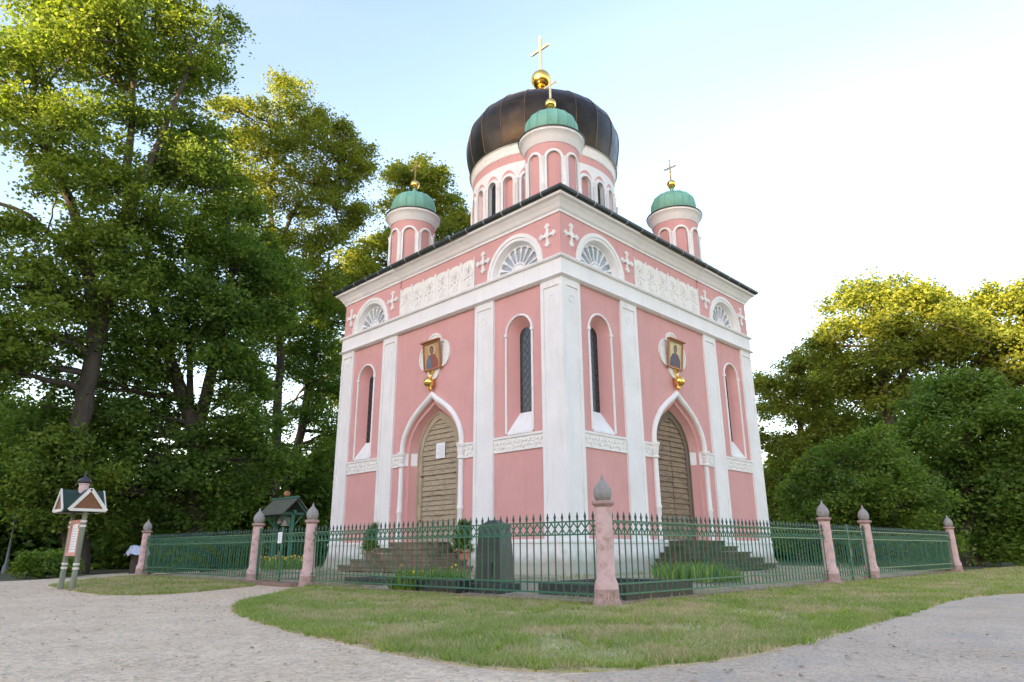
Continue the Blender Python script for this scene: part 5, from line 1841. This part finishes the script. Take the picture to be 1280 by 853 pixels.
# ------------------------------------------------------------------ bell stand
bp = pix(354, 660, 27.0)
bx, by = bp.x, bp.y
bz = hz(bx, by)
bl = empty('bell_stand', (bx, by, bz), 'green wooden bell stand with a mossy shingled roof behind the gate', 'bell stand')
mb = MB()
T = 2.62 - bz
hl, hwid = 0.95, 0.52
for sx in (-0.62, 0.62):
    p_ = MB(); p_.box((bx + sx - 0.06, by - 0.06, bz - 0.1), (bx + sx + 0.06, by + 0.06, bz + T - 0.42))
    p_.build('post', M['greenwood'], bl, None, (bx, by, bz), bevel=0.008)
b_ = MB(); b_.box((bx - 0.80, by - 0.05, bz + T - 0.52), (bx + 0.80, by + 0.05, bz + T - 0.40))
for sx in (-0.62, 0.62):
    b_.box((bx + sx - 0.04, by - 0.46, bz + T - 0.56), (bx + sx + 0.04, by + 0.46, bz + T - 0.48))
    for sg in (-1, 1):
        b_.bar((bx + sx * 1.25, by + sg * 0.47, bz + T - 0.52), (bx + sx * 1.25, by, bz + T - 0.02), 0.05)
        b_.bar((bx + sx, by + sg * 0.02, bz + T - 1.0), (bx + sx, by + sg * 0.38, bz + T - 0.56), 0.05)
b_.build('beam', M['greenwood'], bl, None, (bx, by, bz))
r_ = MB()
for sg in (-1, 1):
    a0 = Vector((bx - hl, by, bz + T)); 
    r_.hexa([(bx - hl, by, bz + T), (bx + hl, by, bz + T), (bx + hl, by + sg * 0.56, bz + T - 0.58), (bx - hl, by + sg * 0.56, bz + T - 0.58),
             (bx - hl, by, bz + T + 0.045), (bx + hl, by, bz + T + 0.045), (bx + hl, by + sg * 0.60, bz + T - 0.56), (bx - hl, by + sg * 0.60, bz + T - 0.56)])
rf = r_.build('roof', M['shingle'], bl, None, (bx, by, bz))
r_ = MB(); r_.box((bx - hl - 0.02, by - 0.05, bz + T + 0.03), (bx + hl + 0.02, by + 0.05, bz + T + 0.085))
r_.build('ridge', M['greenwood'], rf, None, (bx, by, bz))
r_ = MB(); r_.sphere((bx + 0.05, by, bz + T + 0.20), 0.12, 16)
r_.build('ball_finial', M['ochre'], bl, 60, (bx, by, bz))
for i, (sx, s, lab) in enumerate(((-0.22, 0.85, 'smaller grey bell hanging deeper under the mossy roof'), (0.22, 1.1, 'larger grey bell hanging under the mossy roof end facing the church'))):
    m_ = MB(); zz = bz + T - 0.54
    m_.lathe([(0.02, 0), (0.025, -0.05), (0.08, -0.07), (0.10, -0.12), (0.115, -0.24), (0.15, -0.32), (0.19, -0.36), (0.175, -0.36), (0.1, -0.25)], (bx + sx, by, zz), 20, s)
    tag(m_.build('bell', M['bronze'], None, 40, (bx + sx, by, zz)), lab, 'bell', 'bells of the bell stand')

# ------------------------------------------------------------------ roofed information sign
sx, sy = -2.72, -14.03
sg_ = empty('information_sign', (sx, sy, 0), 'carved wooden information sign with green gabled roof and tiny onion dome', 'sign')
O = (sx, sy, 0)
for dx in (-0.45, 0.5):
    p_ = MB()
    z = 0.0
    p_.tube([(sx + dx, sy, -0.1), (sx + dx, sy, 0.40), (sx + dx, sy, 0.42), (sx + dx, sy, 0.56), (sx + dx, sy, 0.58), (sx + dx, sy, 0.9), (sx + dx, sy, 1.3), (sx + dx, sy, 1.72)], [0.062, 0.058, 0.046, 0.046, 0.058, 0.052, 0.056, 0.052], 12)
    po = p_.build('post', M['post'], sg_, 40, O)
    w_ = MB()
    for zz in (0.46, 0.55, 1.36, 1.46):
        w_.lathe([(0.05, -0.025), (0.066, -0.02), (0.066, 0.02), (0.05, 0.025)], (sx + dx, sy, zz), 12)
    w_.build('carved_ring', M['signwhite'], po, None, O)
b_ = MB()
fr_o = [(sx - 0.39, 0.72), (sx + 0.43, 0.72), (sx + 0.43, 1.50), (sx - 0.39, 1.50)]
fr_i = [(sx - 0.32, 0.80), (sx + 0.36, 0.80), (sx + 0.36, 1.43), (sx - 0.32, 1.43)]
fmS = lambda s, z, e: (s, sy - e, z)
b_.plate(fmS, fr_o, [fr_i], -0.03, 0.045, 0, True)
bd = b_.build('board_frame', M['signpink'], sg_, None, O)
b_ = MB(); b_.plate(fmS, fr_i, [], -0.02, 0.01, 0, True)
for i in range(9):
    b_.plate(fmS, [(sx - 0.28, 0.86 + i * 0.055), (sx + 0.30 - 0.1 * (i % 3), 0.86 + i * 0.055), (sx + 0.30 - 0.1 * (i % 3), 0.875 + i * 0.055), (sx - 0.28, 0.875 + i * 0.055)], [], 0.01, 0.012, 1)
b_.plate(fmS, [(sx + 0.16, 1.31), (sx + 0.3, 1.31), (sx + 0.3, 1.40), (sx + 0.16, 1.40)], [], 0.01, 0.013, 2)
b_.build('poster', [M['poster'], M['ink'], M['signdome']], bd, None, O)
ez, pz, hx, hy = 1.69, 2.14, 0.66, 0.33
gy_, gx_ = 0.42, 0.36
r_ = MB()
for s1 in (-1, 1):          # cross-gabled roof: one ridge along x, one along y
    r_.hexa([(sx - hx, sy, pz), (sx + hx, sy, pz), (sx + hx, sy + s1 * hy, ez), (sx - hx, sy + s1 * hy, ez), (sx - hx, sy, pz + 0.03), (sx + hx, sy, pz + 0.03), (sx + hx, sy + s1 * (hy + 0.02), ez + 0.03), (sx - hx, sy + s1 * (hy + 0.02), ez + 0.03)])
    r_.hexa([(sx, sy - gy_, pz - 0.002), (sx, sy + gy_, pz - 0.002), (sx + s1 * gx_, sy + gy_, ez), (sx + s1 * gx_, sy - gy_, ez), (sx, sy - gy_, pz + 0.028), (sx, sy + gy_, pz + 0.028), (sx + s1 * gx_ + 0.02, sy + gy_, ez + 0.03), (sx + s1 * gx_ + 0.02, sy - gy_, ez + 0.03)])
rf = r_.build('roof', M['signgreen'], sg_, None, O)
b_ = MB()
for s1 in (-1, 1):
    for s2 in (-1, 1):
        b_.bar((sx + s1 * (hx + 0.012), sy, pz + 0.02), (sx + s1 * (hx + 0.012), sy + s2 * (hy + 0.04), ez), 0.025, 0.07)
        b_.bar((sx, sy + s1 * (gy_ + 0.012), pz + 0.02), (sx + s2 * (gx_ + 0.04), sy + s1 * (gy_ + 0.012), ez), 0.025, 0.07)
    b_.bar((sx + s1 * (hx + 0.008), sy - hy, ez + 0.01), (sx + s1 * (hx + 0.008), sy + hy, ez + 0.01), 0.022, 0.06)
    b_.bar((sx - gx_, sy + s1 * (gy_ + 0.008), ez + 0.01), (sx + gx_, sy + s1 * (gy_ + 0.008), ez + 0.01), 0.022, 0.06)
b_.build('bargeboard', M['signwhite'], rf, None, O)
b_ = MB()
for s1 in (-1, 1):
    b_.add([(sx + s1 * (hx - 0.01), sy - hy, ez), (sx + s1 * (hx - 0.01), sy + hy, ez), (sx + s1 * (hx - 0.01), sy, pz)], [(0, 1, 2)])
    b_.add([(sx - gx_, sy + s1 * (gy_ - 0.01), ez), (sx + gx_, sy + s1 * (gy_ - 0.01), ez), (sx, sy + s1 * (gy_ - 0.01), pz)], [(0, 1, 2)])
b_.build('gable_boards', M['signwood'], rf, None, O)
t_ = MB(); t_.lathe([(0.10, 2.10), (0.10, 2.29), (0.115, 2.30), (0.115, 2.32), (0.05, 2.33)], (sx, sy, 0), 16)
tu = t_.build('drum', M['signpale'], sg_, 40, O)
t_ = MB(); t_.lathe([(0.09, 2.31), (0.135, 2.345), (0.14, 2.385), (0.11, 2.43), (0.05, 2.465), (0.018, 2.49), (0.008, 2.62)], (sx, sy, 0), 18)
t_.build('onion_dome', M['signdome'], tu, 50, O)

# ------------------------------------------------------------------ street lamp and unclear pale shape in the shade
lp = pix(9, 700, 36)
lx, ly = lp.x, lp.y
lo_ = empty('street_lamp', (lx, ly, 0), 'grey lantern post in deep shade at the picture edge beyond the shrub', 'street lamp')
m_ = MB(); m_.lathe([(0.12, -0.1), (0.12, 0.25), (0.07, 0.35), (0.05, 1.0), (0.04, 2.0), (0.06, 2.05), (0.03, 2.1)], (lx, ly, 0), 12)
m_.build('post', M['lamp'], lo_, 40, (lx, ly, 0))
m_ = MB(); m_.lathe([(0.09, 2.10), (0.16, 2.38), (0.14, 2.40)], (lx, ly, 0), 6)
m_.build('lantern_glass', M['lampglass'], lo_, None, (lx, ly, 0))
m_ = MB(); m_.lathe([(0.19, 2.39), (0.18, 2.42), (0.09, 2.52), (0.05, 2.55), (0.05, 2.60), (0.01, 2.66)], (lx, ly, 0), 6)
m_.build('lantern_cap', M['lampglass'], lo_, None, (lx, ly, 0))

cp_ = pix(172, 690, 31.5)  # unclear pale patch, modelled as a draped sheet over a dark box
m_ = MB()
rng = np.random.default_rng(9)
vs = []; fs = []
n = 10
for i in range(n + 1):
    for j in range(n + 1):
        u, v = i / n - 0.5, j / n - 0.5
        d = max(abs(u), abs(v)) * 2
        h = (1.0 if d < 0.6 else 1.0 - (d - 0.6) * 0.75) + rng.normal(0, 0.035)
        vs.append((cp_.x + u * 0.75 + rng.normal(0, .02), cp_.y + v * 0.75 + rng.normal(0, .02), h))
for i in range(n):
    for j in range(n):
        a = i * (n + 1) + j
        fs.append((a, a + n + 1, a + n + 2, a + 1))
m_.add(vs, fs)
m_.box((cp_.x - 0.16, cp_.y - 0.16, 0), (cp_.x + 0.16, cp_.y + 0.16, 0.86), 1)
tag(m_.build('pale_shape', [M['cloth'], M['bark']], None, 50, (cp_.x, cp_.y, 0)), 'pale bluish shape of unclear kind in the shade behind the far corner pillar', 'cover')

print('leaves', NL)
